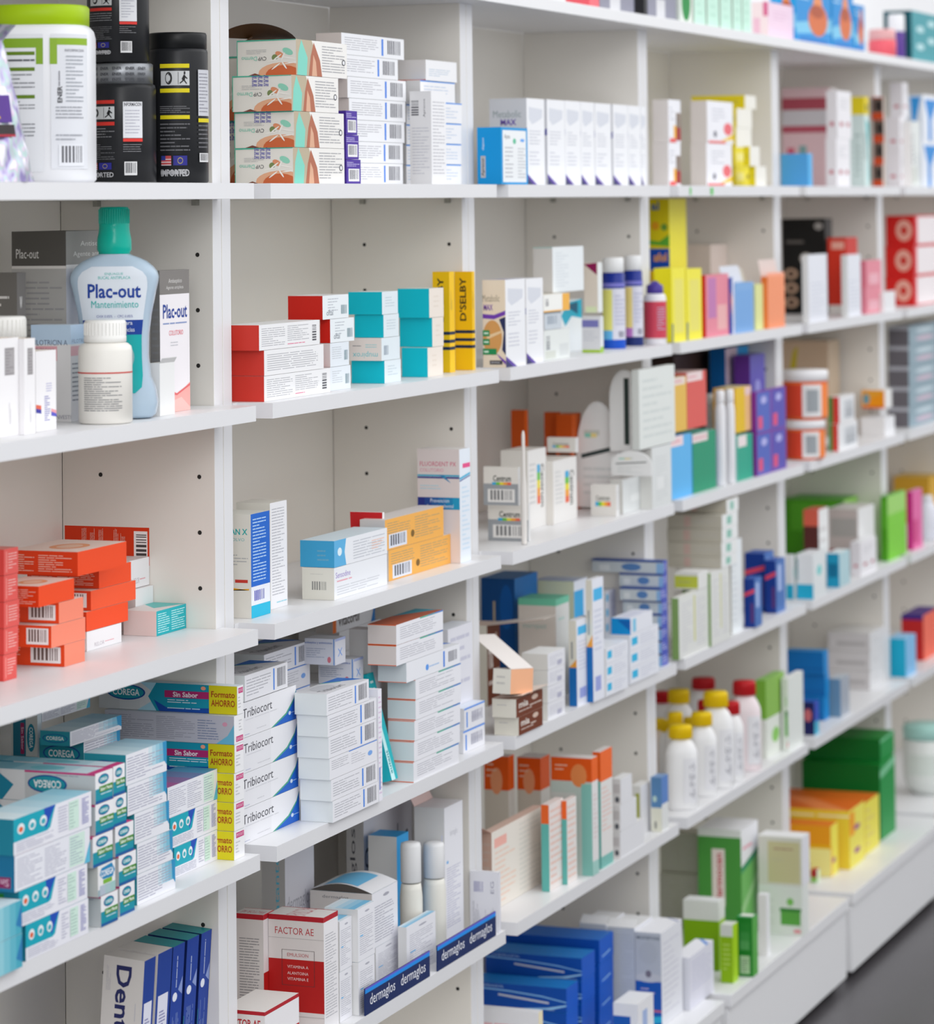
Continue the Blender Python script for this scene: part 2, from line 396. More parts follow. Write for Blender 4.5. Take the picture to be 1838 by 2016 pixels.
def f_aqua(f, s, t):
    f.r(.06, .04, .94, .95, 'eceff2'); f.t('Apto', .12, .78, .34, .88, '4a4a52'); f.e(.5, .76, .06, .05, '5fbf9a'); f.e(.8, .78, .08, .03, '6aa8f0'); f.l(.14, .1, .45, .68, 8, 'b0b4bc'); f.l(.62, .1, .92, .66, 10, 'b8bcc4')
    s.r(.14, .12, .34, .5, 'b8b4b4'); s.t('Apracur', .17, .15, .31, .47, '404048', 90, True); s.t('digest', .2, .6, .3, .82, 'e8f0f8', 90)
D('aquabox', ('1496d6', '0d90d2', '2aa0dc'), f_aqua)
def f_meta(f, s, t, beige=False):
    f.p([(.12, .9), (.88, .88), (.86, .78), (.6, .74), (.3, .70), (.12, .76)], 'd6d9e2')
    f.l(.14, .46, .75, .64, 5, 'c6c8d2'); f.l(.14, .22, .7, .40, 4, 'ccced8')
    f.p([(.0, .13), (.55, 0), (0, 0)], '5b3fa0'); f.p([(0, .09), (.36, 0), (0, 0)], '2c2e62')
    s.t('Metabolic', .1, .78, .85, .86, '8a9a9c'); s.t('MAX', .3, .69, .72, .76, '5b34a4', 0, True); s.p([(0, .58), (0, .66), (.3, .6), (.7, .6), (1, .66), (1, .58)], '4a4aa0')
D('meta', ('edeef2', 'd2d3d8', 'e2e3e8'), f_meta)
def f_meta2(f, s, t):
    f_meta(f, s, t); s.r(0, 0, 1, 1, 'e6d8c4'); s.t('Metabolic', -.0, .75, .75, .83, '8a8270'); s.t('MAX', .05, .65, .45, .72, '6a34a4', 0, True)
    s.p([(0, .61), (0, .56), (.5, .55), (1, .6), (1, .65), (.5, .6)], '6f3fae'); s.e(.42, .34, .42, .2, 'd09a5c', 20); s.p([(.72, .55), (1, .58), (1, .14), (.84, .2), (.92, .4)], '27305c')
    s.p([(.15, .36), (.8, .42), (.86, .4), (.2, .32)], 'e4c8a0')
    for v in (.39, .29, .18): s.r(.0, v-.035, .30 if v > .2 else .6, v+.035, '1f8a54'); s.r(.05, v-.01, .25, v+.01, 'cfeadb')
    s.p([(.6, .16), (1, .07), (1, .03), (.7, .12)], '6f3fae'); s.r(.3, .035, .85, .08, '3a3a44'); s.l(.35, .045, .8, .07, 1, 'bcbcc4')
D('metabeige', ('edeef2', 'e4d6c2', 'b8b6c8'), f_meta2)
def f_fruit(f, s, t):
    f.l(.2, .5, .7, .85, 4, 'b8bac8'); f.e(.8, .35, .17, .15, 'ea6a72', 16); f.p([(.5, .05), (1, .1), (1, .25), (.85, .18)], 'f0c830'); f.r(.05, 0, .7, .06, 'ea6a6a'); f.e(.3, .22, .06, .08, '6a6a78', 12)
D('fruit', ('eeeef4', 'dcd4cf', 'ececf0'), f_fruit)
D('fruit_red', ('eeeef4', 'dcd6d4', 'ececf0'), lambda f, s, t: (f.l(.1, .5, .5, .85, 4, 'b8bac8'), f.r(.62, .05, 1, .35, 'a01c1c'), f.r(.62, .35, 1, .7, '8a7a70'), f.r(.42, .1, .62, .4, 'f0b020'), f.r(.1, 0, .6, .1, 'ea6060')))
D('yellow', ('ecdc20', 'e4cc10', 'ecd82a'), lambda f, s, t: (f.r(.1, .3, .45, .7, 'f2e890'), f.e(.7, .5, .1, .14, '8a7a20')))
D('yellow_end', ('f0eee6', 'e8d418', 'e8d818'), lambda f, s, t: (s.l(.5, .35, .9, .65, 3, '9a8a18')))
D('golden', ('f0dc18', 'e8b818', 'e8a028'), lambda f, s, t: f.l(.1, .2, .9, .8, 6, 'd8b818'))
D('stripered', ('e6dede', 'd8b8bc', 'c04038'), lambda f, s, t: (s.r(0, .78, 1, .9, 'a84a58'), s.r(0, .55, 1, .62, 'b05060'), s.r(0, .62, 1, .78, 'c8c4c8'), s.r(.1, .1, .25, .4, 'c85a70'), s.r(.35, .15, .5, .42, '7aa0a0')))
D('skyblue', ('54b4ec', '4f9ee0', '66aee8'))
D('whitered', ('eceaee', 'e4e0e4', WH), lambda f, s, t: (f.e(.3, .3, .12, .05, 'b04858', 12), f.e(.75, .3, .1, .05, 'b04858', 12), f.l(.2, .6, .8, .85, 4, 'c0c0c8'), s.e(.5, .3, .2, .05, 'c06070', 12)))
D('tealswirl', ('d8ecea', 'd0e0de', 'e4d41c'), lambda f, s, t: (f.r(0, .8, 1, 1, 'e6d018'), f.e(.5, .88, .2, .04, '4a4a20'), f.p([(.3, .75), (1, .7), (1, .1), (.7, 0), (.8, .4)], '38b8bc'), f.r(.05, .3, .2, .6, '405a58'), s.r(0, .8, 1, 1, 'e0cc20'), s.l(.3, .1, .7, .6, 8, '6a8a88')))
D('bluewhite', ('ecf0f8', 'dfe6f0', WH), lambda f, s, t: (f.p([(.1, .9), (.9, .9), (.5, .45), (.5, 0), (.3, 0), (.3, .5)], '1c8ad8'), s.p([(.3, .95), (.9, .95), (.6, .4), (.4, .4)], '3a9ae0')))
# row 0
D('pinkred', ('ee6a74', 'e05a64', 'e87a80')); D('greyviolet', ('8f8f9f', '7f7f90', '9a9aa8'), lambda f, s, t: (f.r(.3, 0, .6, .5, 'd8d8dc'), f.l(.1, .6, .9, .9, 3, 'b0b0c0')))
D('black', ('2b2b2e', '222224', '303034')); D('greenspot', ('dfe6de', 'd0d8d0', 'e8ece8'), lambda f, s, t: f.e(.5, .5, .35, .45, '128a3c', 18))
D('mint', ('c6ebda', 'aeb8ac', 'dcefe6'), lambda f, s, t: f.l(.3, .2, .7, .8, 3, 'b4dcca'))
D('pinkwhite', ('eed2e4', 'f0dcdc', 'f0e4ea'), lambda f, s, t: (s.r(.1, .1, .5, .55, 'eabccc'), s.r(.7, .6, 1, 1, 'd86a90'), f.l(.2, .5, .8, .8, 3, 'e0bcd4')))
def f_hair(f, s, t):
    for q in (f, s):
        q.p([(0, .35), (1, .5), (1, .25), (0, .15)], '7cc8ea'); q.e(.62, .45, .28, .3, 'd8703c', 18); q.e(.62, .72, .13, .2, 'e89058', 16); q.e(.6, .6, .2, .12, 'b0502a', 14); q.r(.1, .03, .9, .1, '0c74c4'); q.l(.05, .75, .4, .92, 2, 'bfe4f6')
D('hairdye', ('1a8fd6', '1f9ad8', '3aa8e0'), f_hair)
D('darkteal', ('3e9aa4', '0d4f5a', '3a8f98'), lambda f, s, t: [f.e(x, y, .14, .07, 'b8dce0', 12) for x, y in ((.3, .3), (.7, .45), (.3, .65), (.7, .8))] and None)
# row 2
def f_pogrey(f, s, t):
    s.r(0, 0, 1, .80, 'a9a7a4'); s.r(0, .80, 1, .815, 'd4d0cc'); s.t('Plac-out', .08, .855, .5, .905, 'd9d6d2'); s.l(.06, .4, .96, .74, 12, '706e70')
    f.r(0, 0, 1, .80, 'd6d5da'); f.t('Antiseptico', .3, .91, .96, .945, 'e2e0de'); f.t('Agente antiplaca', .15, .855, .97, .89, 'e2e0de'); f.r(0, .80, 1, .82, 'e8e6e6')
D('plac_grey', ('9a9895', '55524e', '3e3a38'), f_pogrey)
def f_posmall(f, s, t):
    s.r(0, 0, 1, .68, 'c8c9ce'); s.t('out', .45, .44, 1.0, .60, '1d3f94', 0, True); s.l(.1, .76, .8, .86, 2, 'c8c4c0'); s.r(0, .66, 1, .69, 'e4e4e6')
    f.r(0, 0, 1, .70, 'cfd0d6'); f.t('W', .3, .76, .6, .84, 'e4e2e0', 0, True); f.l(.2, .2, .8, .6, 3, '505868')
D('plac_small', ('757270', '6b6864', '4e4a48'), f_posmall)
def f_popink(f, s, t):
    f.r(0, .0, 1, .83, 'eeeaee'); f.t('Antiseptico', .3, .90, .75, .94, 'd9d6d4'); f.t('Agente antiplaca', .22, .86, .8, .89, 'd9d6d4')
    f.t('Plac-out', .1, .66, .92, .76, '1d3f94', 0, True); f.l(.1, .61, .93, .64, 1, '5a74b4'); f.t('COLUTORIO', .3, .54, .78, .575, 'e2566a'); f.l(.35, .46, .7, .5, 2, 'b8b8c0')
    f.p([(0, 0), (1, 0), (1, .2), (.6, .12), (.3, .17), (0, .12)], 'f0aaa4'); f.p([(.0, .16), (.55, .13), (1, .19), (1, .175), (.55, .115), (0, .145)], 'e06a6c'); f.p([(0, .05), (.7, .1), (1, .02), (1, 0), (0, 0)], 'f4c0ba')
    s.l(.2, .3, .9, .75, 9, '4e4c4c')
D('plac_pink', ('7f7b78', '7a7774', '8a8784'), f_popink)
def f_filo(f, s, t):
    s.r(0, .80, 1, 1, 'b3c8dc'); s.t('FILOTRICIN A', .04, .79, .92, .845, '525b74'); s.r(.02, .63, .66, .78, 'd9a0a8'); s.t('BENZOCAINA', .08, .72, .6, .76, '7c4a60'); s.t('TIROTRICINA', .08, .65, .62, .69, '7c4a60'); s.t('INVESTI', .6, .03, 1., .07, '8a8a98')
    f.r(0, .80, 1, 1, 'b8cde2'); f.t('FILOTRI', .1, .81, .98, .85, '7a86a4'); f.r(0, .68, 1, .78, 'd4a8b0'); f.l(.1, .2, .8, .62, 9, '6a6a78')
D('filo', ('d8d6da', 'd4d3d4', 'cdd9e6'), f_filo)
def f_coded(f, s, t):
    f.r(.3, .62, .8, .9, 'a8a4a6'); f.l(.34, .62, .76, .9, 9, '6e686c', 0, .6); f.l(.5, .12, .62, .35, 2, '9c98a0', 1)
D('coded', ('f0eef0', 'e4e2e4', 'e8d8c8'), f_coded)
D('coded_blue', ('eeecee', 'e4e2e4', 'e6dcd0'), lambda f, s, t: (f.l(.42, .12, .70, .44, 12, '4a4aa4', 0, .6), f.l(.5, .48, .78, .6, 4, '8888c0'), f.p([(.0, .29), (.26, .27), (.26, .32), (0, .34)], 'e06850'), f.p([(0, .24), (.26, .22), (.26, .27), (0, .29)], '3c3ca0'), f.p([(.75, .22), (1, .2), (1, .24), (.75, .27)], 'e8a0a8'), f.p([(.75, .18), (1, .16), (1, .2), (.75, .23)], '5a5ac4')))
D('openwhite', ('e9e9e9', 'e2e0de', 'd8d6d2'))
def f_red(f, s, t):
    f.l(.04, .12, .42, .88, 9, '9a9aa4'); f.l(.46, .25, .82, .9, 8, '9a9aa4'); f.l(.46, .1, .75, .2, 1, 'e0507a'); f.b(.86, .1, .95, .9, '55555c', None, 1)
D('redend', ('ececee', 'cf3a30', 'eaeaea'), f_red)
D('redend2', ('ececee', 'cf3a30', 'eaeaea'), lambda f, s, t: f.l(.05, .15, .9, .85, 8, '9a9aa4'))
D('redend3', ('e8eef2', 'c9261c', 'eaeaea'), lambda f, s, t: (f.l(.2, .3, .6, .9, 5, 'a8b0bc'), f.t('oftal', .15, .15, .4, .4, '606878'), f.b(.68, .1, .95, .6, '6a8a94', None)))
D('pale', ('e2e9f0', 'dcdcdc', 'eaeef0'), lambda f, s, t: (f.l(.1, .3, .6, .85, 6, 'b0bac4'), f.b(.72, .15, .95, .7, '6a8a94', None)))
D('teal', ('dfe9ef', '0abccf', 'dbe7e6'), lambda f, s, t: (f.l(.2, .3, .8, .8, 4, 'c2d0d8')))
D('teal_b', ('ece2d8', '0abccf', 'd8e0d8'), lambda f, s, t: f.l(.3, .3, .7, .8, 3, 'e4d8cc'))
D('tealtext', ('dfe9ef', 'e4ddd8', 'e2e8e8'), lambda f, s, t: (s.t('mupirox', .1, .12, .88, .42, '6ac4cc', 180), s.l(.5, .55, .85, .75, 2, '7ac8cc'), s.l(.1, .6, .4, .7, 1, '6a6a70'), f.b(.1, .15, .4, .7, '7a8a9c', None)))
def f_sel(f, s, t):
    for q, u0, u1 in ((s, 0, 1), (f, 0, 1)):
        for v in (.385, .305, .235): q.r(u0, v-.012, u1, v+.02, '1d2c48')
    s.t("D'SELBY", .28, .5, .66, .94, '2c2a20', 90, True); f.l(.2, .62, .5, .82, 2, '8a7420', 1)
D('dselby', ('f5c518', 'f3bf10', 'e8a820'), f_sel)
D('tallbox', ('e8edf0', 'd5d2cf', 'd8dcdc'), lambda f, s, t: (f.l(.1, .1, .5, .9, 12, 'd4dae0'), s.r(0, .985, 1, 1, '8ac4bc')))
D('yellowstrip', ('f2f2ee', 'e8e6e0', 'ece6d8'), lambda f, s, t: (f.r(.72, 0, 1, 1, 'f2b448'), f.b(.05, .3, .2, .8, '6a6a74', None, 1), f.r(0, 0, 1, .08, 'f2b448')))
D('greybar', ('c8d0d8', 'd4d4d6', 'a8aeb8'), lambda f, s, t: (f.b(.1, .2, .8, .85, '8a98a8', None), f.r(0, .9, 1, 1, '8a949c')))
D('paleprint', ('e2e6e4', 'e8e6e4', 'ececec'), lambda f, s, t: (f.b(.05, .3, .25, .85, '70747c', None, 1), f.r(.05, .05, .45, .3, 'd0d4cc'), f.r(.6, .1, .95, .5, 'd4d8d8')))
D('aquacircle', ('eef2f4', 'e4e8ea', 'e8ecee'), lambda f, s, t: (f.p([(0, .7), (.3, .95), (1, 1), (1, .62), (.5, .68), (.2, .5)], '26b0cc'), f.p([(.2, .9), (.8, .7), (.8, .95)], '155f80')))
D('maroon', ('e4e8e8', 'ddd2c4', 'e8e8e8'), lambda f, s, t: (s.p([(0, .97), (.95, 1), (.95, .75)], '8a1450'), s.r(.1, 0, .9, .12, 'd8e2b8')))
D('limebase', ('dfe3e6', 'd9dade', 'eceeee'), lambda f, s, t: (s.r(0, .7, .9, .9, '7a7ab8'), s.l(.05, .3, .9, .62, 4, 'b4b8c4'), s.r(0, 0, 1, .08, 'a8cc3c'), f.r(0, 0, 1, .16, '9ac43c')))
def f_bigy(f, s, t):
    s.r(0, 0, 1, .3, '1148b4'); s.t('afol', .2, .12, .85, .24, 'f0a830', 0, True); s.p([(0, .36), (1, .33), (1, .5), (.5, .4), (0, .42)], '5aa838'); s.e(.3, .62, .2, .06, 'e4a020'); s.e(.75, .6, .16, .05, '6a9a40'); s.t('al', .1, .84, .5, .96, '2a64b4', 0, True)
D('yellowbig', ('eae02c', 'dccc18', 'e8da28'), f_bigy)
D('yellowlow', ('eee22a', 'e4bc18', 'ecdc2a'), lambda f, s, t: (s.r(0, 0, 1, .25, '1148b4'), s.r(0, .25, 1, .45, 'e88a20')))
D('yellowthin', ('f0e63c', 'e8dc1c', 'f2ea50'), lambda f, s, t: (f.r(.2, .12, .85, .85, 'e9e06a'), f.r(.0, .0, .1, .25, '5a7a8a')))
D('redpink', ('e4889a', 'd4301c', 'd86a70'), lambda f, s, t: (f.r(.1, .3, .45, .95, 'c078b0'), f.r(.5, .1, .9, .5, 'eab0b0')))
D('pinky', ('e48a9a', 'd8788c', 'e89aa8'), lambda f, s, t: f.r(.2, .1, .8, .5, 'ecb0bc'))
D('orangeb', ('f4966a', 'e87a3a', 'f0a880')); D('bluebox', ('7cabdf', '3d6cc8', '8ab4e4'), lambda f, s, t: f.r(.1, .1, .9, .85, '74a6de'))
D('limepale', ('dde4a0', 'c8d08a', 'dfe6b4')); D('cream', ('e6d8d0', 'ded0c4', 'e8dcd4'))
D('blackbox', ('332e2c', '1a1918', '222222'), lambda f, s, t: (s.e(.85, .92, .1, .04, 'a8a4a0', 12), s.r(.1, .74, .5, .77, '6a6460'), s.e(.55, .58, .14, .06, 'c4bcb4', 14), [(s.e(.2, v, .16, .06, 'b89880', 14), s.e(.2, v, .08, .03, '5a4438', 12), s.p([(.45, v), (.8, v+.06), (.8, v-.02)], 'cfc6bf')) for v in (.12, .27, .42)]))
D('redbox', ('c82a1c', 'd43420', 'b82a20'), lambda f, s, t: (s.r(.2, .85, .9, .95, 'e8a898'), s.r(0, 0, 1, .12, 'e8e4e0')))
def f_redc(f, s, t): s.e(.62, .5, .28, .36, 'e6a898', 20); s.e(.62, .5, .12, .15, 'c83028', 16); f.r(.1, .05, .9, .95, 'f0e8ea')
D('redcircle', ('d8303a', 'd2201c', 'c82020'), f_redc)
# row 3
def f_or(f, s, t): s.l(.06, .12, .36, .86, 8, 'e8a890'); s.l(.42, .12, .94, .86, 8, 'e8a890'); t.e(.45, .45, .25, .25, 'e89868', 20); t.e(.45, .45, .17, .16, 'ecc0a8', 20)
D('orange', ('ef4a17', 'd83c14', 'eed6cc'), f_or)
def f_orb(f, s, t): s.l(.02, .2, .2, .85, 6, 'e8a890'); s.b(.38, .14, .93, .88, '6e5a54', 'f0ecec')
D('orangebar', ('f2562a', 'e2401a', 'eed6cc'), f_orb); D('orangebar2', ('f48a70', 'e4461c', 'f0dcd6'), f_orb)
def f_orbk(f, s, t):
    s.b(.82, .06, .98, .9, '4a4444', 'f0ecec', 1); t.e(.4, .5, .3, .35, 'e8a080', 20)
    for u in (.2, .3, .4, .58, .66): s.l(u, .55, u+.06, .95, 4, 'ecb09c', 1)
D('orangeback', ('d23c18', 'd63a16', 'e8dcd8'), f_orbk)
D('pinkred2', ('df5a55', 'd94440', 'd87a70'), lambda f, s, t: (f.r(.16, .1, .2, .9, 'f0a8a0'), f.l(.3, .2, .9, .85, 6, 'f0a49c'), s.l(.3, .2, .8, .8, 4, 'ee9890')))
D('whitepink', ('ececef', 'e2dcda', 'e8e4e4'), lambda f, s, t: (f.t('RELOR', .22, .15, .5, .35, 'b8b0b8'), f.l(.52, .22, .8, .34, 1, 'e48a98')))
D('tealprint', ('17a9b3', 'e3cfcb', 'e4dcda'), lambda f, s, t: (f.l(.05, .08, .45, .9, 9, 'c0ecec'), f.l(.5, .08, .95, .9, 9, 'c0ecec'), t.p([(.35, .4), (1, .0), (1, 1), (.7, 1)], '5cc0bc')))
def f_sanx(f, s, t):
    f.r(0, .3, 1, 1, '1564c8'); f.l(.1, .34, .8, .96, 20, 'b4d4f4'); f.b(.1, .14, .75, .27, '4a4ab0', None); f.r(0, 0, 1, .12, '12b4d8')
    s.t('ASEPSAN X', .10, .80, .92, .86, '1aa4a4', 0, True); s.t('POLVO', .5, .74, .85, .77, '6ab4b8'); s.l(.4, .5, .95, .62, 4, '9a9a9e'); s.r(.62, .34, .92, .37, 'c23a30'); s.p([(.3, .30), (.95, .27), (.95, .285), (.3, .26)], 'e8a420'); s.p([(.42, .38), (.5, .33), (.42, .27), (.5, .28), (.56, .33), (.5, .38)], '3a6ac0')
D('sanx', ('e8eaf2', 'dedbd4', 'dcdad2'), f_sanx)
D('sanback', ('e9e9ed', 'dbd8d0', 'dcd8d0'), lambda f, s, t: (f.l(.1, .12, .85, .95, 30, 'a0a0ac'), f.l(.35, .04, .95, .07, 1, '6ac4dc')))
D('sensoblue', ('e9ebf0', '3f9fcf', 'd4e2ea'), lambda f, s, t: (f.p([(0, 0), (.22, 0), (.19, .5), (.22, 1), (0, 1)], '5cb0e0'), f.e(.1, .55, .04, .16, 'e0f0f8', 10), f.l(.35, .1, .95, .85, 7, 'b4b8c4'), f.l(.7, .3, .95, .7, 4, 'f0b49c'), s.l(.5, .2, .85, .7, 3, '2f86b4')))
D('sensowhite', ('e9ebf0', 'dddbd2', 'e8e8ec'), lambda f, s, t: (f.t('Sensodine', .03, .66, .3, .84, '8a6ac0'), f.l(.05, .5, .6, .62, 1, 'e88a9a'), f.l(.05, .1, .85, .42, 4, 'c0c4cc'), s.b(.25, .25, .8, .6, '8a8a88', None), s.l(.25, .78, .7, .82, 1, 'b0aea8')))
D('amber', ('f0b052', 'd8d0cc', 'dcd6d4'), lambda f, s, t: (f.l(.04, .5, .42, .9, 5, 'a07a3c'), f.l(.5, .15, .95, .9, 9, 'a07a3c'), f.b(.06, .05, .36, .5, '5a5a64', 'dfe4f0'), f.e(.46, .35, .03, .12, '7a5a20', 12)))
D('redlabel', ('ece8ea', 'eae6e6', 'e8e6e6'), lambda f, s, t: (s.p([(.0, 1), (1, 1), (.94, .1), (.06, .1)], 'c8242a'), s.t('VASCULFLOW', .1, .2, .9, .4, 'e8a8a8')))
def f_fluor(f, s, t):
    s.t('FLUORDENT PX', .06, .85, .92, .89, 'cc4a72', 0, False); s.t('COLUTORIO', .06, .80, .62, .83, 'd88aa0'); s.r(0, .76, 1, .775, '3aa8c8'); s.r(0, .742, 1, .757, '3c3c88'); s.p([(.5, .775), (.62, .775), (.8, .70)], '3a8ab8'); s.l(.06, .64, .55, .69, 2, 'a4ccdc')
    s.grad(0, .47, 1, .575, '2c2c80', '22a4cc', 6); s.t('Prevencion', .3, .53, .75, .565, 'dfe8f4'); s.t('de caries dental', .2, .485, .85, .515, 'dfe8f4')
    f.r(.3, .83, 1, .87, 'e8508c'); f.p([(0, .75), (1, .785), (1, .765), (0, .73)], '4ab4d8'); f.p([(0, .725), (1, .76), (1, .75), (0, .715)], '3c4c98'); f.l(.2, .1, .9, .68, 14, 'cfe2f2')
D('fluordent', ('e6edf6', 'ded3d2', 'dcd8d6'), f_fluor)
def f_cent(f, s, t):
    s.r(0, .0, 1, .56, '9b9fa4'); s.b(.12, .08, .9, .42, '7a7a7c', 'e6e4e2'); s.t('Centrum', .28, .62, .8, .78, '4c504c', 0, True)
    for i, c in enumerate(('3aa8d8', '6cc04c', 'e8d83c', 'f0a03c', 'e86a4c')): s.r(.25+i*.11, .53, .36+i*.11, .60, c)
D('centgrey', ('dcdcdc', 'e4e0da', 'd8d4cc'), f_cent)
def f_cent2(f, s, t):
    f.t('Centrum', .70, .25, .88, .8, '4c504c', 270, True)
    for i, c in enumerate(('3aa8d8', '6cc04c', 'e8d83c', 'f0a03c', 'e86a4c')): f.r(.5, .7-i*.1, .66, .8-i*.1, c)
    f.l(.08, .3, .4, .85, 8, 'c4c4c4')
D('centwhite', ('e6e4e2', 'dcd8d2', 'e4e0da'), f_cent2)
def f_cent3(f, s, t):
    s.t('Centrum', .2, .5, .75, .66, '6a6a64', 0, True)
    for i, c in enumerate(('3aa8d8', '6cc04c', 'e8d83c', 'f0a03c', 'e86a4c')): s.r(.18+i*.12, .32, .30+i*.12, .46, c)
    f.l(.1, .2, .9, .8, 6, 'd0d0d0')
D('centend', ('e4e4e4', 'dedbd6', 'e4e2de'), f_cent3)
D('orangedark', ('d85a0c', 'c04c0c', 'd06018'), lambda f, s, t: (s.r(.2, .3, .85, .6, '6a3410'), f.r(.2, .3, .7, .6, '7a3c10')))
D('greyprint', ('dcdfdf', 'd0d0cc', 'e0e0de'), lambda f, s, t: (f.l(.2, .1, .8, .85, 16, 'c4c8ca'), f.r(.25, .3, .6, .5, 'e4e6e6')))
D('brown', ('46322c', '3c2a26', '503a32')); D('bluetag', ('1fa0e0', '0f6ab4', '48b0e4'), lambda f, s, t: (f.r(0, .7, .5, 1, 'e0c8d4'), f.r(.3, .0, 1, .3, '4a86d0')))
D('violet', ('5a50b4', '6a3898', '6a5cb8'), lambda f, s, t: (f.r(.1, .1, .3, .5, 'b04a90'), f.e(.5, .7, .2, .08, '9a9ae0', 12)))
D('yellowtag', ('e4b850', 'd8ae44', 'e8d0a0'), lambda f, s, t: (f.r(0, .86, .9, 1, 'ecdcd4'), f.l(.05, .88, .7, .97, 1, 'e07080')))
D('redtag', ('dc5a52', 'd24c44', 'e8c8c4'), lambda f, s, t: (f.r(0, .84, .8, 1, 'eed8d8'), f.l(.05, .88, .7, .96, 1, 'e07080')))
D('sky2', ('5cb4ec', '4aa0dc', '9accf0'), lambda f, s, t: (f.r(0, .84, .6, 1, 'f0d8dc'), f.l(.05, .88, .5, .96, 1, 'e07080')))
D('greenb', ('12926c', '2a9ad0', '7ac4b0'), lambda f, s, t: (f.r(0, .85, .65, 1, 'e8d8d8'), f.l(.05, .89, .6, .96, 1, 'd87080')))
D('greenc', ('1ca488', '8ac8c0', '9ad4c4'), lambda f, s, t: (f.r(.05, .75, .6, 1, 'ece0e0')))
D('goldb', ('e6bc10', 'e8ac10', 'ecd8a0'), lambda f, s, t: (f.r(.6, .0, 1, 1, 'ecbc84'), f.r(.6, .8, .95, .97, 'e8c8c8')))
def f_pv(f, s, t):
    for i in range(2):
        f.r(.02+i*.5, .03, .46+i*.5, .97, '4c62bc' if i == 0 else '524cb0'); f.e(.25+i*.5, .78, .1, .1, 'b0b0e8', 10); f.r(.06+i*.5, .1, .2+i*.5, .4, 'e04a78')
D('pv', ('7a3aa0', '7a2a8c', '8a4ab0'), f_pv)
D('beigebox', ('c9b49c', 'c0a890', 'd0c0ac'), lambda f, s, t: s.p([(0, .3), (.25, .9), (.35, .95), (.2, .2)], 'b8a81c'))
D('whitetub', ('e6e4e2', 'e2dedc', 'ecebea'))
D('hexwhite', ('e8e8ea', 'd8403c', 'e8e6e4'), lambda f, s, t: (f.b(.25, .1, .95, .85, '8a8f96', 'dfe2e6', 1), s.r(0, 0, .4, 1, '3a8a40')))
D('orangepic', ('ecebea', 'e8a030', 'e8e6e4'), lambda f, s, t: (s.p([(0, 0), (1, 0), (1, .9), (.4, .5)], 'f0940c'), s.e(.2, .5, .15, .3, '6a9aa8', 12), s.r(0, 0, 1, .1, 'd85a3c')))
D('bluegrey', ('8fa6b2', '6c686e', '9a9aa0'), lambda f, s, t: (f.e(.5, .3, .3, .12, 'cdb8c8', 14), f.e(.5, .7, .3, .12, 'c4d4dc', 14), s.r(0, .8, 1, 1, 'b0b0b8')))
# row 4
def cor_oval(q, cu, cv, ru, rv, rot=0):
    q.e(cu, cv, ru, rv, '1c4c94', 22); q.e(cu, cv, ru*.92, rv*.84, '1f93a4', 22); q.t('COREGA', cu-ru*.7, cv-rv*.42, cu+ru*.7, cv+rv*.42, 'f2f4f4', rot, True)
def f_coryel(f, s, t):
    s.grad(0, 0, .45, 1, 'c4c6c8', 'd8dadc', 3); s.p([(.28, 0), (.44, .5), (.3, 1), (.5, 1), (.56, .5), (.46, 0)], 'a8d4e4')
    s.p([(.42, 0), (.36, .5), (.42, 1), (.80, 1), (.80, 0)], '1a93ac'); s.p([(.44, 0), (.40, .4), (.5, .12), (.80, .18), (.80, 0)], '1c4ca4')
    cor_oval(s, .20, .62, .14, .28); s.r(.48, .5, .80, .75, 'b02a6a'); s.t('Sin Sabor', .54, .53, .72, .71, 'f4e8ee', 0, True); s.l(.5, .3, .8, .46, 2, 'dce8ee'); s.l(.5, .08, .76, .18, 1, 'bcd8e8')
    s.r(.80, 0, 1, 1, 'd8cc1c'); s.t('Formato', .815, .58, .985, .80, 'a8401c', 0, True); s.t('AHORRO', .815, .26, .985, .50, 'a8401c', 0, True); s.e(.76, .88, .018, .07, 'f0a080', 10)
    f.r(.2, .74, .95, .93, 'c8347a'); f.t('IMPORTANTE', .25, .78, .9, .89, 'f4dce8'); f.l(.15, .2, .6, .65, 4, 'b0b0b8'); t.grad(0, 0, 1, 1, 'dfe6ea', 'b8d4e2', 4, True)
D('coryel', ('ececef', 'c8cacc', 'd8dee2'), f_coryel)
def f_cortext(f, s, t):
    s.l(.03, .08, .38, .9, 11, '77778a'); s.l(.40, .08, .7, .9, 12, '77778a'); s.l(.72, .12, .88, .85, 8, '4a5a84'); s.p([(.86, 0), (1, 0), (1, .7), (.95, .3)], '6cb8d4'); s.e(.93, .7, .02, .08, 'd89ab0', 8)
    f.r(.2, .07, .95, .26, 'c8347a'); f.t('IMPORTANTE', .25, .11, .9, .22, 'f4dce8', 180); f.l(.5, .4, .85, .85, 4, 'b0b0b8')
D('cortext', ('ececef', 'bdbcc6', 'ccd2da'), f_cortext)
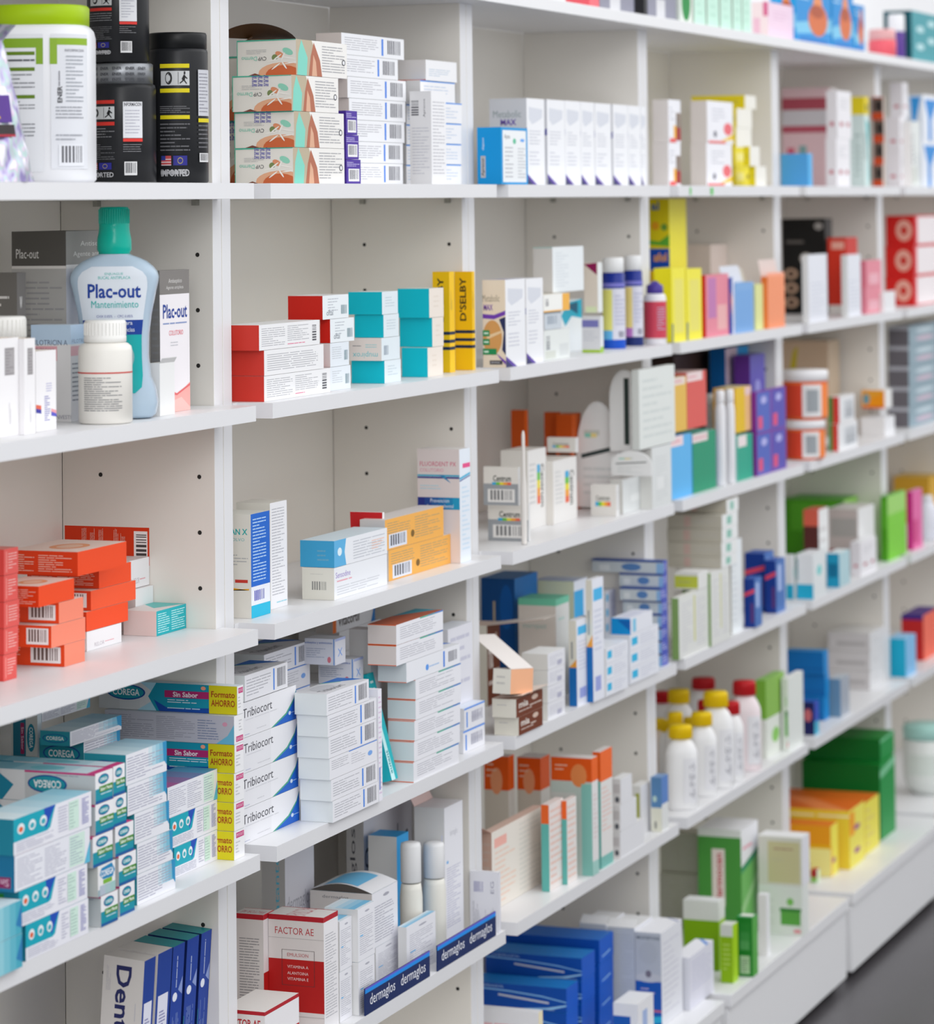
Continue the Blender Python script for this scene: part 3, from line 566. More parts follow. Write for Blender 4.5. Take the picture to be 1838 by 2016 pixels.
def f_corlong(f, s, t):    # long printed face at the front, icons on a teal wedge
    f.p([(0, .36), (0, 1), (.53, 1), (.46, .42), (.42, .36)], '12a4b8'); f.p([(.40, .40), (.5, .9), (.53, 1), (.38, 1)], '1c4cb4')
    for i in range(3): f.e(.09+i*.14, .68, .045, .15, 'e8eef0', 12); f.e(.09+i*.14, .66, .028, .08, 'e0643c' if i == 0 else '3aa8b8', 10)
    f.l(.03, .06, .50, .33, 5, '9a9ab4'); f.r(.7, .12, .83, .92, 'cfe8dc'); f.l(.56, .15, .68, .9, 9, '9c9cb8'); f.l(.71, .15, .81, .9, 8, '8cb4a8'); f.l(.87, .14, .96, .9, 17, '5858a8', 0, .55)
    s.r(0, 0, 1, 1, '1f7f96'); s.r(.3, .1, .62, .9, '2a8a3c'); s.l(.35, .2, .58, .85, 2, 'cfe8cc', 1); t.grad(0, 0, 1, 1, 'dfe9ee', '8cc8dc', 5)
D('corlong', ('e8e8f0', '1f8ca0', 'd8e6ea'), f_corlong)
def f_corlines(f, s, t):
    f.grad(.55, .35, 1, 1, 'dfe8ee', '52a8c8', 5); f.l(.03, .1, .92, .9, 9, '8a8aa8'); f.p([(.93, .4), (1, .2), (1, 1), (.9, 1)], '2f8fc0'); t.grad(0, 0, 1, 1, 'd4e4ea', '8fb8cc', 4); cor_oval(s, .5, .5, .42, .3)
D('corlines', ('e6e7ee', '2a8fa0', 'c8d8e0'), f_corlines)
def f_corcol(f, s, t):
    f.l(.03, .08, .36, .9, 12, '9292ac'); f.l(.39, .08, .68, .9, 12, '9292ac'); f.r(.72, .05, .93, .95, 'cfe6dc'); f.l(.73, .1, .9, .9, 10, '7c98a8'); f.p([(.92, 0), (1, 0), (1, .6)], '5cb8d8'); t.grad(0, 0, 1, 1, 'b04a84', '3f9cc0', 4); s.r(.1, .1, .9, .4, '8a2a5c'); s.t('Sin Sabor', .15, .15, .85, .35, 'e8c8dc', 180)
D('corcol', ('e5e6ee', '1b6e96', 'c8d8e0'), f_corcol)
def f_corend(f, s, t):
    f.r(0, 0, 1, .48, '1690a4'); f.r(0, 0, 1, .1, '1a5c9c'); f.r(.22, .34, 1, .54, '4a8a34'); f.t('Sabor Menta', .28, .38, .96, .50, 'eef4ea', 0, True); f.l(.3, .24, .95, .32, 1, 'd4ecee')
    f.e(.46, .76, .3, .16, '1c4c94', 18); f.e(.46, .76, .26, .125, '1f93a4', 18); f.t('COREGA', .25, .70, .67, .81, 'f0f4f4', 0, True)
    s.grad(0, 0, .5, 1, 'c8c9cc', 'dcdcde', 3); cor_oval(s, .66, .58, .14, .30, 180); s.p([(.0, 0), (0, 1), (.28, 1), (.42, .5), (.34, 0)], '1a7f9c'); s.p([(.0, .12), (0, .7), (.26, .8), (.32, .4), (.2, .1)], '1c4ca4'); s.p([(.0, .2), (0, .5), (.22, .55), (.24, .3)], '3f8a34'); s.t('Sabor Menta', .0, .28, .2, .46, 'e8f0e4', 180); s.r(.5, .94, 1, 1, 'c8347a')
    s.l(.72, .86, .95, .91, 1, '55557a'); t.grad(0, 0, 1, 1, 'd8e2e8', '4a9cb4', 5, True); t.r(.0, .0, 1, .06, 'c8347a'); t.e(.5, .4, .3, .12, '6ab4c0')
D('corend', ('ececef', 'c4c6c8', 'cfdde2'), f_corend)
def f_corblue(f, s, t):
    f.r(.0, 0, 1, .22, '9ab0b8'); f.p([(.2, .9), (.8, .96), (.98, .7), (.85, .5), (.3, .52), (.1, .7)], '1f84b8'); f.t('COREGA', .18, .6, .9, .82, 'f4f6f8', 0, True); f.r(.3, .36, .8, .5, '7cb43c'); f.grad(.1, .02, 1, .34, 'b8bcd0', '9ac8c0', 3); s.r(.0, .2, .12, .6, '3a6a70')
D('corblue', ('e8e8ea', 'd2d0cc', 'dcdcd8'), f_corblue)
D('cornerblue', ('d4e4ec', '1f7f96', 'd0e2ea'), lambda f, s, t: (f.grad(.2, 0, .75, 1, 'd8e4ec', '7fc4d4', 4), f.grad(.5, .0, 1, 1, 'b4dce4', '3fa4bc', 5), f.p([(.9, .3), (1, .15), (1, .95)], '2f7cb4'), f.l(.0, .1, .4, .5, 3, 'a8b0c8')))
D('corspine', ('d8e4ea', 'c8c8c4', 'a8c8d4'), lambda f, s, t: (s.e(.76, .45, .16, .34, '1d7f98', 18), s.t('COREGA', .69, .2, .83, .7, 'e4ecec', 270, True), s.r(.08, 0, .56, 1, '1f6f86'), s.r(.36, .05, .5, .8, '9c2c5c'), s.t('Sin Sabor', .39, .15, .48, .7, 'e8c8d8', 270)))
def f_tri(f, s, t):
    f.grad(0, 0, 1, 1, 'e2e2e8', 'eeeef2', 2); f.p([(.52, 0), (1, 0), (1, .88), (.95, .62), (.8, .28)], '4aa88c'); f.p([(.57, 0), (1, 0), (1, .84), (.95, .56), (.82, .24)], '1a62c8')
    f.t('Tribiocort', .0, .56, .54, .82, '4a4850'); f.l(.05, .46, .65, .52, 1, 'c4c4cc'); f.l(.25, .12, .5, .17, 1, 'b8b8c0'); f.l(.03, .05, .12, .1, 1, '9aa0c8'); f.e(.87, .24, .025, .06, 'cfe0f4', 8); f.l(.9, .21, .99, .27, 1, 'a8c8ee')
    t.p([(.55, 1), (1, 1), (1, .2), (.8, .7)], '1a5cb8'); t.e(.5, .6, .2, .25, 'd0d4d8', 16)
D('tribio', ('e9e9ee', 'dedde0', 'e2e2e6'), f_tri)
def f_tbar(f, s, t):
    f.l(.04, .15, .6, .85, 6, 'a0a0ac'); f.r(.66, .08, .69, .92, '4a86e0'); f.b(.73, .0, .97, .96, '6a6a72', None); t.p([(.6, 1), (1, 1), (1, .2), (.8, .6)], '1c6cc4'); t.p([(.55, 1), (.6, 1), (.8, .6), (.76, .6)], '5ab090'); t.e(.35, .6, .2, .3, 'c8c9ce', 16)
    t.t('Tribiocort', .1, .2, .6, .45, '77757c')
D('tbar', ('e8e8ee', 'dde2e4', 'dcdce0'), f_tbar)
D('tnobar', ('e8e8ee', 'dde2e4', 'dcdce0'), lambda f, s, t: (f.l(.04, .4, .4, .88, 5, 'a0a0ac'), f.l(.45, .3, .75, .85, 5, 'b8b8c4'), f.p([(.4, .96), (1, .96), (1, 1), (.4, 1)], '4a86e0'), f.e(.85, .5, .05, .12, '7aa8e8', 10)))
def f_vit(f, s, t): f.l(.08, .2, .85, .85, 6, 'a4a4b0'); f.grad(.5, .93, 1, 1, '5cc090', '3a74d8', 3); s.r(0, 0, 1, .035, 'e8642c'); s.r(0, .965, 1, 1, 'e8642c'); t.p([(.5, 1), (1, 1), (1, .2), (.75, .6)], '3c9cb0')
D('vitend', ('e9e9ef', 'd6dde0', 'dcdcde'), f_vit); D('vitend_warm', ('e9e9ef', 'ddd4d0', 'b05c40'), f_vit)
D('vitbar', ('e9eaf0', 'd0d8dc', 'e4e6ea'), lambda f, s, t: (f.e(.38, .4, .03, .16, '5c9ae8', 10), f.l(.42, .3, .6, .5, 1, '8ab4e8'), f.r(.68, .1, .71, .9, '4a86e0'), f.b(.76, .15, .96, .85, '7a7a84', None), s.r(0, 0, 1, .03, 'e8642c'), t.p([(.7, 1), (1, 1), (1, .3)], '3a7cd8')))
D('vitacort', ('e4e4e8', 'dcd2ce', 'c8cacc'), lambda f, s, t: (s.r(.0, .0, .45, 1, 'd8d0cc'), f.r(.0, 0, .08, 1, 'e8742c'), f.t('Vitacortil', .12, .25, .62, .75, '5a5450', 0, True), f.p([(.9, 0), (1, 0), (1, 1), (.96, .6)], '2a78c0')))
D('nistat', ('d8dae4', 'dcdee8', 'd8dae0'), lambda f, s, t: (s.t('antiseptico y antimicotico', .0, .78, .9, .88, '5a74b4', 0, True), s.l(.05, .25, .7, .65, 5, '8a98b8'), s.e(.8, .2, .06, .12, 'd87a88', 12), s.r(.94, 0, .97, 1, '5c94dc'), f.t('X', .25, .3, .7, .6, '6a9ae0'), f.r(0, .9, 1, 1, 'a8b4dc')))
D('pinkedge', ('ecebf4', 'ecebf2', 'e4e4ec'), lambda f, s, t: (f.l(.1, .05, .9, .95, 20, 'dcc8e0'), f.r(.1, .1, .5, .3, '8a9ad0')))
D('tealtube', ('22b6c0', '1aaab8', '4cc4c8'), lambda f, s, t: (f.p([(0, 0), (.6, 0), (.3, .6), (0, .9)], 'c8eef0'), f.t('autant', .12, .06, .42, .28, '1a8f9c', 90, True), f.l(.2, .75, .9, .95, 3, 'd8f2f2')))
D('tallpale', ('e2e2ea', 'e4e4ea', 'e0e4ec'), lambda f, s, t: (f.l(.1, .5, .9, .95, 5, 'c8c8d8'), f.l(.3, .2, .7, .3, 6, '7a7a84'), s.p([(.3, .7), (.8, .72), (.9, .66), (.2, .62)], '4a9ae4')))
D('barsmall', ('e4e4ea', 'e6e6ea', 'dce2ee'), lambda f, s, t: (f.l(.35, .2, .9, .75, 1, 'c0c0cc'), f.b(.3, .15, .95, .8, '9a9aac', None), f.r(.1, .1, .16, .8, '4a8ae0'), f.r(0, .92, 1, 1, '5c94e8')))
D('deepblue', ('0f6cb4', '0e4c8c', '2a70b0'), lambda f, s, t: (s.r(.35, .1, .42, .8, 'b8a890'), s.e(.75, .75, .2, .2, '0f5cac', 14)))
D('bluewh2', ('e4e8f2', 'dfe4c4', 'b8c4dc'), lambda f, s, t: (f.r(0, .6, .7, .9, '3aa8e0'), f.l(.2, .1, .8, .5, 8, 'ccd0e0'), t.grad(0, 0, 1, 1, 'a8b4d4', 'e4e8f0', 4)))
D('minttop', ('dcdcd8', 'd7cec5', '6cc0a0'), lambda f, s, t: (s.r(0, .93, 1, 1, '70c4a4'), f.r(0, .93, 1, 1, '70c4a4'), s.t('meropast', .12, .68, .75, .74, '9ab8b0'), s.l(.2, .15, .68, .3, 3, 'a8c4b8'), f.l(.2, .75, .8, .82, 1, 'a8ccc0')))
D('brownfront', ('6e3216', 'dcd8cc', 'e8d0c0'), lambda f, s, t: (f.t('mia', .1, .45, .45, .8, 'e4dcd4', 0, True), f.l(.1, .2, .6, .35, 1, 'c8b0a4'), f.e(.7, .75, .12, .14, 'd0b8a8', 12), f.l(.5, .3, .95, .5, 1, 'd0b8a8'), s.l(.2, .6, .6, .75, 1, 'a8a4a0')))
D('creambox', ('f2b48c', 'dedbd0', 'e6e0dc'), lambda f, s, t: s.l(.2, .3, .7, .8, 2, 'b0aca4'))
D('whtmulti', ('e2e2e8', 'dedcd8', 'ececec'), lambda f, s, t: (f.l(.1, .2, .9, .8, 6, 'c4c4d0'), f.r(.55, .1, .8, .4, 'b0b0c4')))
D('slimblue', ('e4e6f0', 'dfdccf', 'e8e8ec'), lambda f, s, t: (s.r(0, 0, 1, .45, '1468b0'), s.p([(0, .45), (1, .45), (1, .55)], 'e8a040'), f.r(.1, .82, .9, .92, '44b4e8'), f.l(.15, .4, .85, .76, 8, 'ccd0e0'), f.r(.2, .08, .7, .2, '9aa4dc'), s.r(.3, .55, .5, .75, '8a8f94')))
D('cyanmark', ('e4e6ee', 'e0e2e8', 'e8eaf0'), lambda f, s, t: (f.r(.06, .3, .26, .78, '2cb4e0'), f.l(.35, .15, .9, .85, 5, 'c8cad8')))
D('cyanopen', ('e4e6ee', '0c90d4', 'e8eaf4'), lambda f, s, t: (s.p([(.3, .9), (1, .9), (1, .2)], '0a64b4'), f.r(.1, .1, .25, .9, '7cc4e4'), t.l(.1, .2, .8, .8, 3, 'b0b0dc')))
D('tooth', ('4c58b8', 'c9d0d6', '4a68b0'), lambda f, s, t: (s.r(0, .85, 1, 1, '26448c'), s.e(.55, .45, .14, .3, '5a84bc', 12), s.r(.1, .1, .25, .6, 'e0e4e8'), f.l(.1, .2, .9, .8, 3, 'b0b8e4'), s.r(.9, 0, 1, .8, '8ab4e0')))
D('beigestack', ('e8eaea', 'bab5a8', 'c8c4b8'), lambda f, s, t: (s.r(.3, .1, .42, .9, 'c4a8a0'), s.l(.5, .3, .95, .7, 2, 'a8a498'), f.r(.3, .2, .6, .8, '8ac0b0')))
D('limewhite', ('dedfdc', '7c9a5c', 'e4e4e2'), lambda f, s, t: (f.l(.1, .1, .45, .9, 16, 'ccccd0'), f.r(.5, .2, .55, .95, 'cccc7c'), f.l(.6, .1, .9, .9, 16, 'ccccd0')))
D('limelabel', ('e2e2e0', 'd8d8d4', 'e8e8e6'), lambda f, s, t: (s.r(0, .1, 1, .8, 'bcc448'), s.l(.15, .35, .9, .55, 1, '8a9440')))
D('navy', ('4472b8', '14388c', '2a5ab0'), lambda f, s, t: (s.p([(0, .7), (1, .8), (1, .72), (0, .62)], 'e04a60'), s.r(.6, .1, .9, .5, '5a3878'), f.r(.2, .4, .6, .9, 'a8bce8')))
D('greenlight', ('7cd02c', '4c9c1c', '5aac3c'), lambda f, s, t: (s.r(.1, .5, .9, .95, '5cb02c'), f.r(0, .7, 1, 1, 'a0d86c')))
D('browncard', ('ececec', '5a2c2a', 'd86850'), lambda f, s, t: (s.r(0, .78, 1, 1, 'dc6450'), f.l(.1, .2, .8, .8, 4, 'd4d0d0')))
D('greycard', ('e8e8e8', 'c0b4b0', 'dcd8d4'), lambda f, s, t: (s.r(.1, .55, .95, .85, 'a8a4a0'), s.r(0, 0, .65, .35, '98303c'), f.r(.2, .1, .6, .5, '6a3430')))
D('cyanbase', ('dfe4e6', 'e0e2e4', 'e4e8ec'), lambda f, s, t: (s.r(0, 0, 1, .33, '22a8cc'), s.r(.0, .4, .1, .9, '7a9aa4'), f.e(.5, .6, .2, .12, '7ad0d0', 12)))
D('cyanfull', ('b4d4dc', '1c98c0', 'dce8ec'), lambda f, s, t: s.r(.15, .3, .85, .7, '0f7098'))
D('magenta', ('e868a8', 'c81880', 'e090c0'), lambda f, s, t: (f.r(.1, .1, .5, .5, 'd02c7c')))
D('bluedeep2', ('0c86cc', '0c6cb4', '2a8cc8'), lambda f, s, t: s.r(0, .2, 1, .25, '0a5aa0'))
D('greywhite', ('dcdcde', 'ccc8c8', 'dad8d6'), lambda f, s, t: (s.r(.2, .3, .9, .5, 'b0acac'), f.l(.2, .3, .8, .7, 2, 'c0c0c4')))
D('steel', ('a4acb8', '6c90ac', 'b8c0c8')); D('mixblue', ('2c48b4', '1c2058', '2a50a8'), lambda f, s, t: (s.e(.5, .6, .3, .2, 'c86a70', 12), f.r(0, 0, 1, .4, '38a8c8')))
D('cyanb', ('84c0ec', '18a8cc', '9accf0')); D('redpurple', ('f06a50', 'c42828', '4a2a80'), lambda f, s, t: (s.r(0, .9, 1, 1, '3c2880')))
# row 5, 6
def f_fae(f, s, t):
    s.r(0, .17, 1, .62, 'b5201f'); s.t('FACTOR AE', .12, .835, .82, .895, 'b8323a', 0, False); s.r(0, .955, 1, 1, 'b0202c'); s.r(0, .80, 1, .803, 'a8a4a4')
    s.r(.24, .395, .83, .398, '4a3a3c'); s.r(.24, .70, .83, .703, '4a3a3c'); s.r(.24, .395, .247, .70, '4a3a3c'); s.r(.823, .395, .83, .70, '4a3a3c')
    s.t('EMULSION', .34, .645, .72, .675, 'c06a6c'); s.t('VITAMINA A', .34, .545, .72, .57, 'eccfce'); s.t('ALANTOINA', .34, .49, .72, .515, 'eccfce'); s.t('VITAMINA E', .34, .44, .72, .465, 'eccfce'); s.r(0, .13, 1, .133, 'a8a4a4')
    f.r(0, .955, 1, 1, 'b0202c'); f.l(.1, .12, .9, .85, 30, 'a4a2ac'); t.t('FACTOR AE', .06, .35, .94, .7, 'c07a80', 180); t.r(.96, 0, 1, 1, 'b0202c')
D('factor', ('e9e7ea', 'dcd6d4', 'dedad8'), f_fae)
def f_faeb(f, s, t):
    s.r(0, .955, 1, 1, 'b0202c'); s.l(.15, .1, .85, .80, 30, '6a6668'); f.r(0, .955, 1, 1, 'b0202c'); t.t('FACTOR AE', .2, .1, .6, .9, 'b8505a', 90); t.r(.96, 0, 1, 1, 'b0202c'); f.r(0, 0, 1, .5, 'b5201f')
D('factor_back', ('e4dedf', 'dad4d2', 'd6d0ce'), f_faeb)
D('derm', ('e8e8ee', 'dcdcdc', 'dfe8f0'), lambda f, s, t: (f.l(.1, .1, .9, .82, 18, 'a8a8b8'), f.r(.12, .46, .3, .48, '4ab0e8'), f.e(.55, .9, .14, .02, 'b0b0bc', 10), t.grad(.0, .1, 1, .9, '6cb8e0', 'e4ecf2', 4, True)))
def f_dermbig(f, s, t): f.l(.1, .08, .85, .75, 14, '8c8ca0'); f.e(.55, .88, .12, .03, 'a8a8b4', 10); s.t('dermaglos', .2, .86, .62, .93, '6a6a74'); t.grad(.0, .25, 1, .85, '3aa4dc', 'cfe6f2', 5, True)
D('dermbig', ('e9e9ef', 'd4cfcc', 'dfe9f0'), f_dermbig)
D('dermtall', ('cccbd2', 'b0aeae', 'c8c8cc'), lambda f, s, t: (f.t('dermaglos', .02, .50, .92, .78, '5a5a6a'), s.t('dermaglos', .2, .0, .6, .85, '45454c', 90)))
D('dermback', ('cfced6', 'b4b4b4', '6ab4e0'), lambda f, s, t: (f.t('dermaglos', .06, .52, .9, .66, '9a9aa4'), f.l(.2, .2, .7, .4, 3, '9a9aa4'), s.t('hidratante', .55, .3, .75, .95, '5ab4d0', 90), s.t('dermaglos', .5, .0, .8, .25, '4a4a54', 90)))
D('dermcyan', ('2fa0e0', 'dadada', '2a9ad8'), lambda f, s, t: (s.r(.5, .05, .58, .2, '4ab4e8')))
D('bottleside', ('e9e9ef', 'dddddd', 'e6e6ea'), lambda f, s, t: (f.t('dermaglos', .3, .76, .7, .82, 'c0c0c8'), f.l(.1, .1, .85, .55, 26, 'a0a0c0'), f.r(.1, .58, .2, .6, '7ab4e8'), s.r(.9, 0, .93, .8, 'd4d8f0')))
D('ghost', ('dcdce4', 'e2e2e8', 'e6e6ea'), lambda f, s, t: (s.b(.1, .62, .5, .85, '9090b4', None), s.l(.08, .05, .35, .5, 7, '8a8a98', 1), s.t('EG', .72, .64, .84, .84, '9a9aac', 90), s.l(.5, .05, .9, .4, 6, 'b0b0bc', 1), t.l(.1, .2, .9, .8, 3, '9a9aa4', 1)))
def f_dent(f, s, t):
    s.t('Dentilin', .32, .30, .70, .95, '23285c', 270, True); s.l(.08, .78, .2, .94, 4, '9a98a4', 1); s.l(.8, .3, .86, .9, 1, 'a8a6b0', 1); s.l(.2, .2, .26, .5, 1, 'a8a6b0', 1)
    f.r(0, 0, 1, 1, '1c3f94'); f.r(.15, .1, .85, .72, 'dfe0ee'); f.l(.28, .2, .72, .62, 20, '5a5c9c', 0, .6)
D('dentwhite', ('1c3f94', 'd0ccca', 'cfcbc8'), f_dent)
D('dentblue', ('1c3f98', '14245c', '1a5a70'), lambda f, s, t: (f.l(.2, .1, .8, .55, 6, '4a68b0', 1), f.e(.35, .66, .2, .03, 'e4e8f4', 12), f.l(.35, .72, .5, .95, 1, 'c8d4ec', 1), f.p([(.6, .7), (.95, .78), (.95, .66)], '8a9cd0'), t.r(0, .0, 1, 1, '17858c'), f.r(0, 0, .04, .5, '1a8a90')))
D('derm_strip', ('14285c', '14285c', '1a84d8'))
D('orangetop', ('dedad4', 'd2cabe', 'dcd4d4'), lambda f, s, t: (s.r(0, .7, 1, 1, 'e2560c'), s.e(.5, .78, .25, .12, 'e89a70', 14), s.l(.1, .8, .5, .95, 3, 'e8a07c'), f.r(0, .7, 1, 1, 'ea5c10')))
D('orangetall', ('e0dede', 'b9c4bd', 'dcd6d4'), lambda f, s, t: (s.r(0, .80, 1, 1, 'dc5410'), s.e(.68, .85, .2, .1, 'e0864c', 14), s.l(.1, .88, .4, .95, 2, 'e8a07c'), s.r(.74, 0, 1, .78, '84beb4'), s.r(0, 0, .6, .7, 'c8c8c4'), f.r(0, .8, 1, 1, 'ea641c'), f.l(.2, .3, .9, .7, 10, 'd8c8c8'), f.r(0, 0, 1, .12, 'a0ccc4')))
D('orangetall2', ('e0dedc', '6cb4ac', 'dcd6d4'), lambda f, s, t: (s.r(0, .75, 1, 1, 'e8580c'), f.r(0, .74, 1, 1, 'ee6a2a'), f.l(.1, .3, .9, .7, 10, 'e0c0b8'), f.r(0, 0, 1, .1, '7cbcb4')))
D('salmonprint', ('e6dedb', '5fb0a8', 'e8dcd8'), lambda f, s, t: (s.r(0, .78, 1, 1, 'e8662a'), f.l(.08, .05, .92, .95, 12, 'e4c0b4')))
D('bigcream', ('e6dfd6', 'b89a8c', 'd8bcae'), lambda f, s, t: (f.r(.05, .78, .28, .9, 'ecb0a4'), f.l(.06, .05, .45, .75, 10, 'e8ccbc'), f.l(.52, .05, .94, .95, 14, 'd8d4cc'), s.l(.1, .1, .9, .9, 8, 'a08070')))
D('whitespark', ('e0e0e4', 'dcd6d6', 'e8e8e8'), lambda f, s, t: (s.e(.6, .2, .25, .12, '5a5a62', 8), s.r(.2, .45, .9, .8, 'c8bfc0')))
D('olive', ('dcdce0', 'e0e0dc', 'e4e4e2'), lambda f, s, t: s.r(.45, .1, .85, .85, 'a8ae4c'))
D('bluecap', ('6a92c8', '5a86b8', '7a9cc8'), None)
D('bluehalf', ('dfe1e0', 'dcdccc', '7a9cc8'), lambda f, s, t: (s.r(0, .44, 1, 1, '5a86b4'), f.r(0, .5, 1, 1, '5c84c4'), s.e(.35, .6, .2, .06, 'b8d4cc', 12), s.e(.4, .12, .12, .08, '8a8a84', 10)))
def f_azul(f, s, t):
    s.p([(0, .80), (.4, .74), (.75, .62), (1, .44), (1, .40), (.75, .57), (.4, .69), (0, .75)], '8cc4ec'); s.p([(.3, .50), (.82, .30), (.82, .38), (.3, .58)], 'c8ccd4')
    s.p([(.55, .0), (.85, .08), (1, .26), (1, .32), (.8, .14), (.55, .05)], '9accf0'); s.t('OMEPRAZOL', .06, .83, .36, .93, 'a8c8e4'); s.l(.8, .03, .95, .08, 1, '9ab8dc')
D('azul', ('0c52b8', '0a4aa4', '1c7cc8'), f_azul)
D('azulplain', ('0b55bc', '0a4cae', '1a6cc4'), lambda f, s, t: f.p([(.2, .2), (.8, .3), (.8, .36), (.2, .26)], '8cb8e4'))
def f_mio(f, s, t):
    s.t('MIOSTESTONE', .06, .925, .94, .96, '5a6470', 0, True); s.e(.5, .78, .36, .12, 'b4b9c0', 20); s.r(0, 0, 1, .48, '1c58b0'); s.e(.5, .52, .5, .05, 'c6c8cc', 20); s.e(.5, .56, .12, .04, '7a7480', 8); s.l(.2, .30, .8, .42, 3, 'b8a0c4'); s.p([(0, .08), (1, .12), (1, .05), (0, .0)], '2cb0d4'); s.r(0, .16, 1, .18, 'd06a7c')
    f.l(.1, .1, .85, .9, 12, 'd0d0da'); t.p([(.8, .0), (.86, .0), (1, .5), (1, .6)], '6a78a8')
D('miote', ('dfe0e6', 'b9bec5', 'ececf0'), f_mio)
D('miofine', ('dfe0e6', 'bcc2ca', 'e6e6e6'), lambda f, s, t: s.l(.06, .08, .94, .94, 26, '98a0ac'))
D('lowblue', ('e4e4e8', 'e0e2e8', 'ececec'), lambda f, s, t: (s.r(0, .35, .7, .75, '1458b0'), s.t('JRF', .1, .1, .5, .3, '283048', 0, True), f.r(.3, .4, .6, .8, 'a0b4dc')))
D('violetprint', ('dcdce8', 'd2d3dc', 'ececf2'), lambda f, s, t: (f.l(.1, .3, .9, .9, 8, 'c8c8dc'), s.r(.1, .2, .4, .9, 'b0b4c8'), t.p([(.7, 0), (.8, 0), (1, .6), (1, .8)], '4a88d8')))
D('yellowfront', ('e8dcb8', 'd8d8e8', 'e8e8ec'), lambda f, s, t: (s.r(0, .6, 1, 1, 'e6e6ea'), s.l(.1, .7, .9, .9, 1, 'e8a8b0'), s.r(0, .0, 1, .58, '2c6cc8'), s.r(.08, .05, .8, .45, 'e4dcb4')))
def f_gr(f, s, t):
    s.r(0, .93, 1, 1, 'd8dcd8'); s.r(.32, .3, .62, .82, 'e4d8d2'); s.t('dermocan', .4, .34, .55, .78, 'c03a4a', 90, True); f.r(0, .72, 1, 1, 'e6e6ea'); f.p([(0, .6), (1, .72), (1, .8), (0, .72)], 'e6e6ea'); f.l(.1, .78, .9, .86, 1, 'e07890'); f.p([(0, .66), (1, .76), (1, .70), (0, .60)], '1a8a5c'); f.p([(0, .3), (1, .55), (1, .5), (0, .2)], '9ccc8c')
D('greentall', ('6cb45c', '4a9440', 'e8e8ec'), f_gr)
D('greystack', ('c0c0b8', 'a8a69a', 'b4b0a4'), lambda f, s, t: (s.l(.05, .08, .45, .92, 14, '96948a'), s.l(.52, .08, .95, .92, 14, '96948a')))
D('limebox', ('9cc814', '7aa808', 'e2e4e4'), lambda f, s, t: (s.r(0, .72, 1, 1, 'd6d9d4'), f.r(0, .72, 1, 1, 'dcded8')))
D('limefront', ('a8d21c', '86b00c', 'd8dcd4'), lambda f, s, t: (s.r(0, .8, 1, 1, 'ccd0c8'), s.l(.2, .2, .8, .7, 6, '94bc20')))
D('greenslim', ('5aac4c', '1c7c28', '3a9a5c'), lambda f, s, t: (s.r(.2, .05, .8, .35, 'a8c8a0'), s.l(.3, .08, .7, .3, 6, '3a4a38'), s.grad(.2, .45, .8, .9, '5aa060', '1c7c28', 3, True), t.r(.3, .1, .9, .9, 'ecece4')))
D('whiteolive', ('e2e2e8', 'd0cfc4', 'ececec'), lambda f, s, t: (s.r(.22, .05, .95, .9, 'c4bd92'), s.l(.35, .7, .85, .8, 1, '8a5a40'), s.l(.3, .5, .9, .55, 1, 'a8a078')))
D('whitegreen', ('e0e4e0', 'd8dcd6', 'ececec'), lambda f, s, t: (s.r(.5, .2, .95, .48, '5aa044'), s.r(.48, .48, .97, .55, '3a8038'), s.e(.72, .68, .08, .08, '7ab85c', 10), s.l(.05, .1, .35, .9, 10, 'c0c4bc'), s.r(.8, .05, .95, .12, 'e08a94')))
def f_yo(f, s, t): s.r(0, 0, 1, .55, 'f2e890'); s.e(.45, .22, .22, .06, 'a04c8c', 12); s.r(0, .55, 1, .62, 'e8b010'); f.e(.4, .3, .22, .06, 'a04c8c', 12); f.r(0, 0, .12, .6, 'f2a020')
D('yellowor', ('ece05c', 'e89a18', 'e07820'), f_yo)
D('yellowor2', ('ece05c', 'ecd23c', 'dc6a1c'), lambda f, s, t: (s.l(.0, .85, 1, .95, 1, 'f6f0c0'), s.r(.1, .6, .7, .68, '8a7a5c'), f.r(0, .55, .35, .95, 'f0a010'), f.e(.5, .25, .2, .05, 'a04c8c', 12), f.e(.5, .65, .2, .05, 'a04c8c', 12), t.p([(0, 0), (1, .5), (1, .75), (0, .3)], 'e8884c')))
D('yellowor3', ('e8dc50', 'e8cc30', 'd86c20'), lambda f, s, t: f.l(.1, .1, .6, .9, 5, 'd8b83c'))
D('greenpack', ('0c9040', '086c28', '0a7a28'), lambda f, s, t: (f.p([(0, .9), (1, 1), (1, .9), (0, .8)], '7cc498')))
# ================================================================== THINGS, shelf by shelf
# ---- eye-level shelf, second unit: tea-coloured leaf cartons, barcode cartons
G = 'leaf-pattern cartons in the front stack at eye level'
cv, _ = stack('leaf_carton', ['cvp_date', 'cvp_date', 'cvp_date', 'cvp'], 1, -.035, [(463, 577, 678), (462, 579, 677), (458, 574, 666), (467, 583, 683)], 75,
  'cream carton with orange leaf print, {} of the front stack of four', 'carton', G)
stack('leaf_carton', ['cvp_date', 'cvp'], 1, .085, [(.06, 497, .09), (.06, 492, .09)], 110, 'cream leaf-print carton mostly hidden behind the front stack by the divider, {} one', 'carton', 'leaf-pattern cartons behind')
flap(cv[3], .1, .085, cv[3]['_h'], 'B', 150, .012, '6b4a30', '7a5638', 0, 'flap')
q = MB()
L0, W0 = cv[3].dimensions.x, cv[3].dimensions.y
def fl_(u, t, k):
    g_ = math.sin(math.pi*(.03+.95*u))**.6
    return (-L0/2-.002+.045*t*g_, -W0/2+.004+(W0+.016)*u, .0012+.004*u+(1-t)*.017*g_+k)
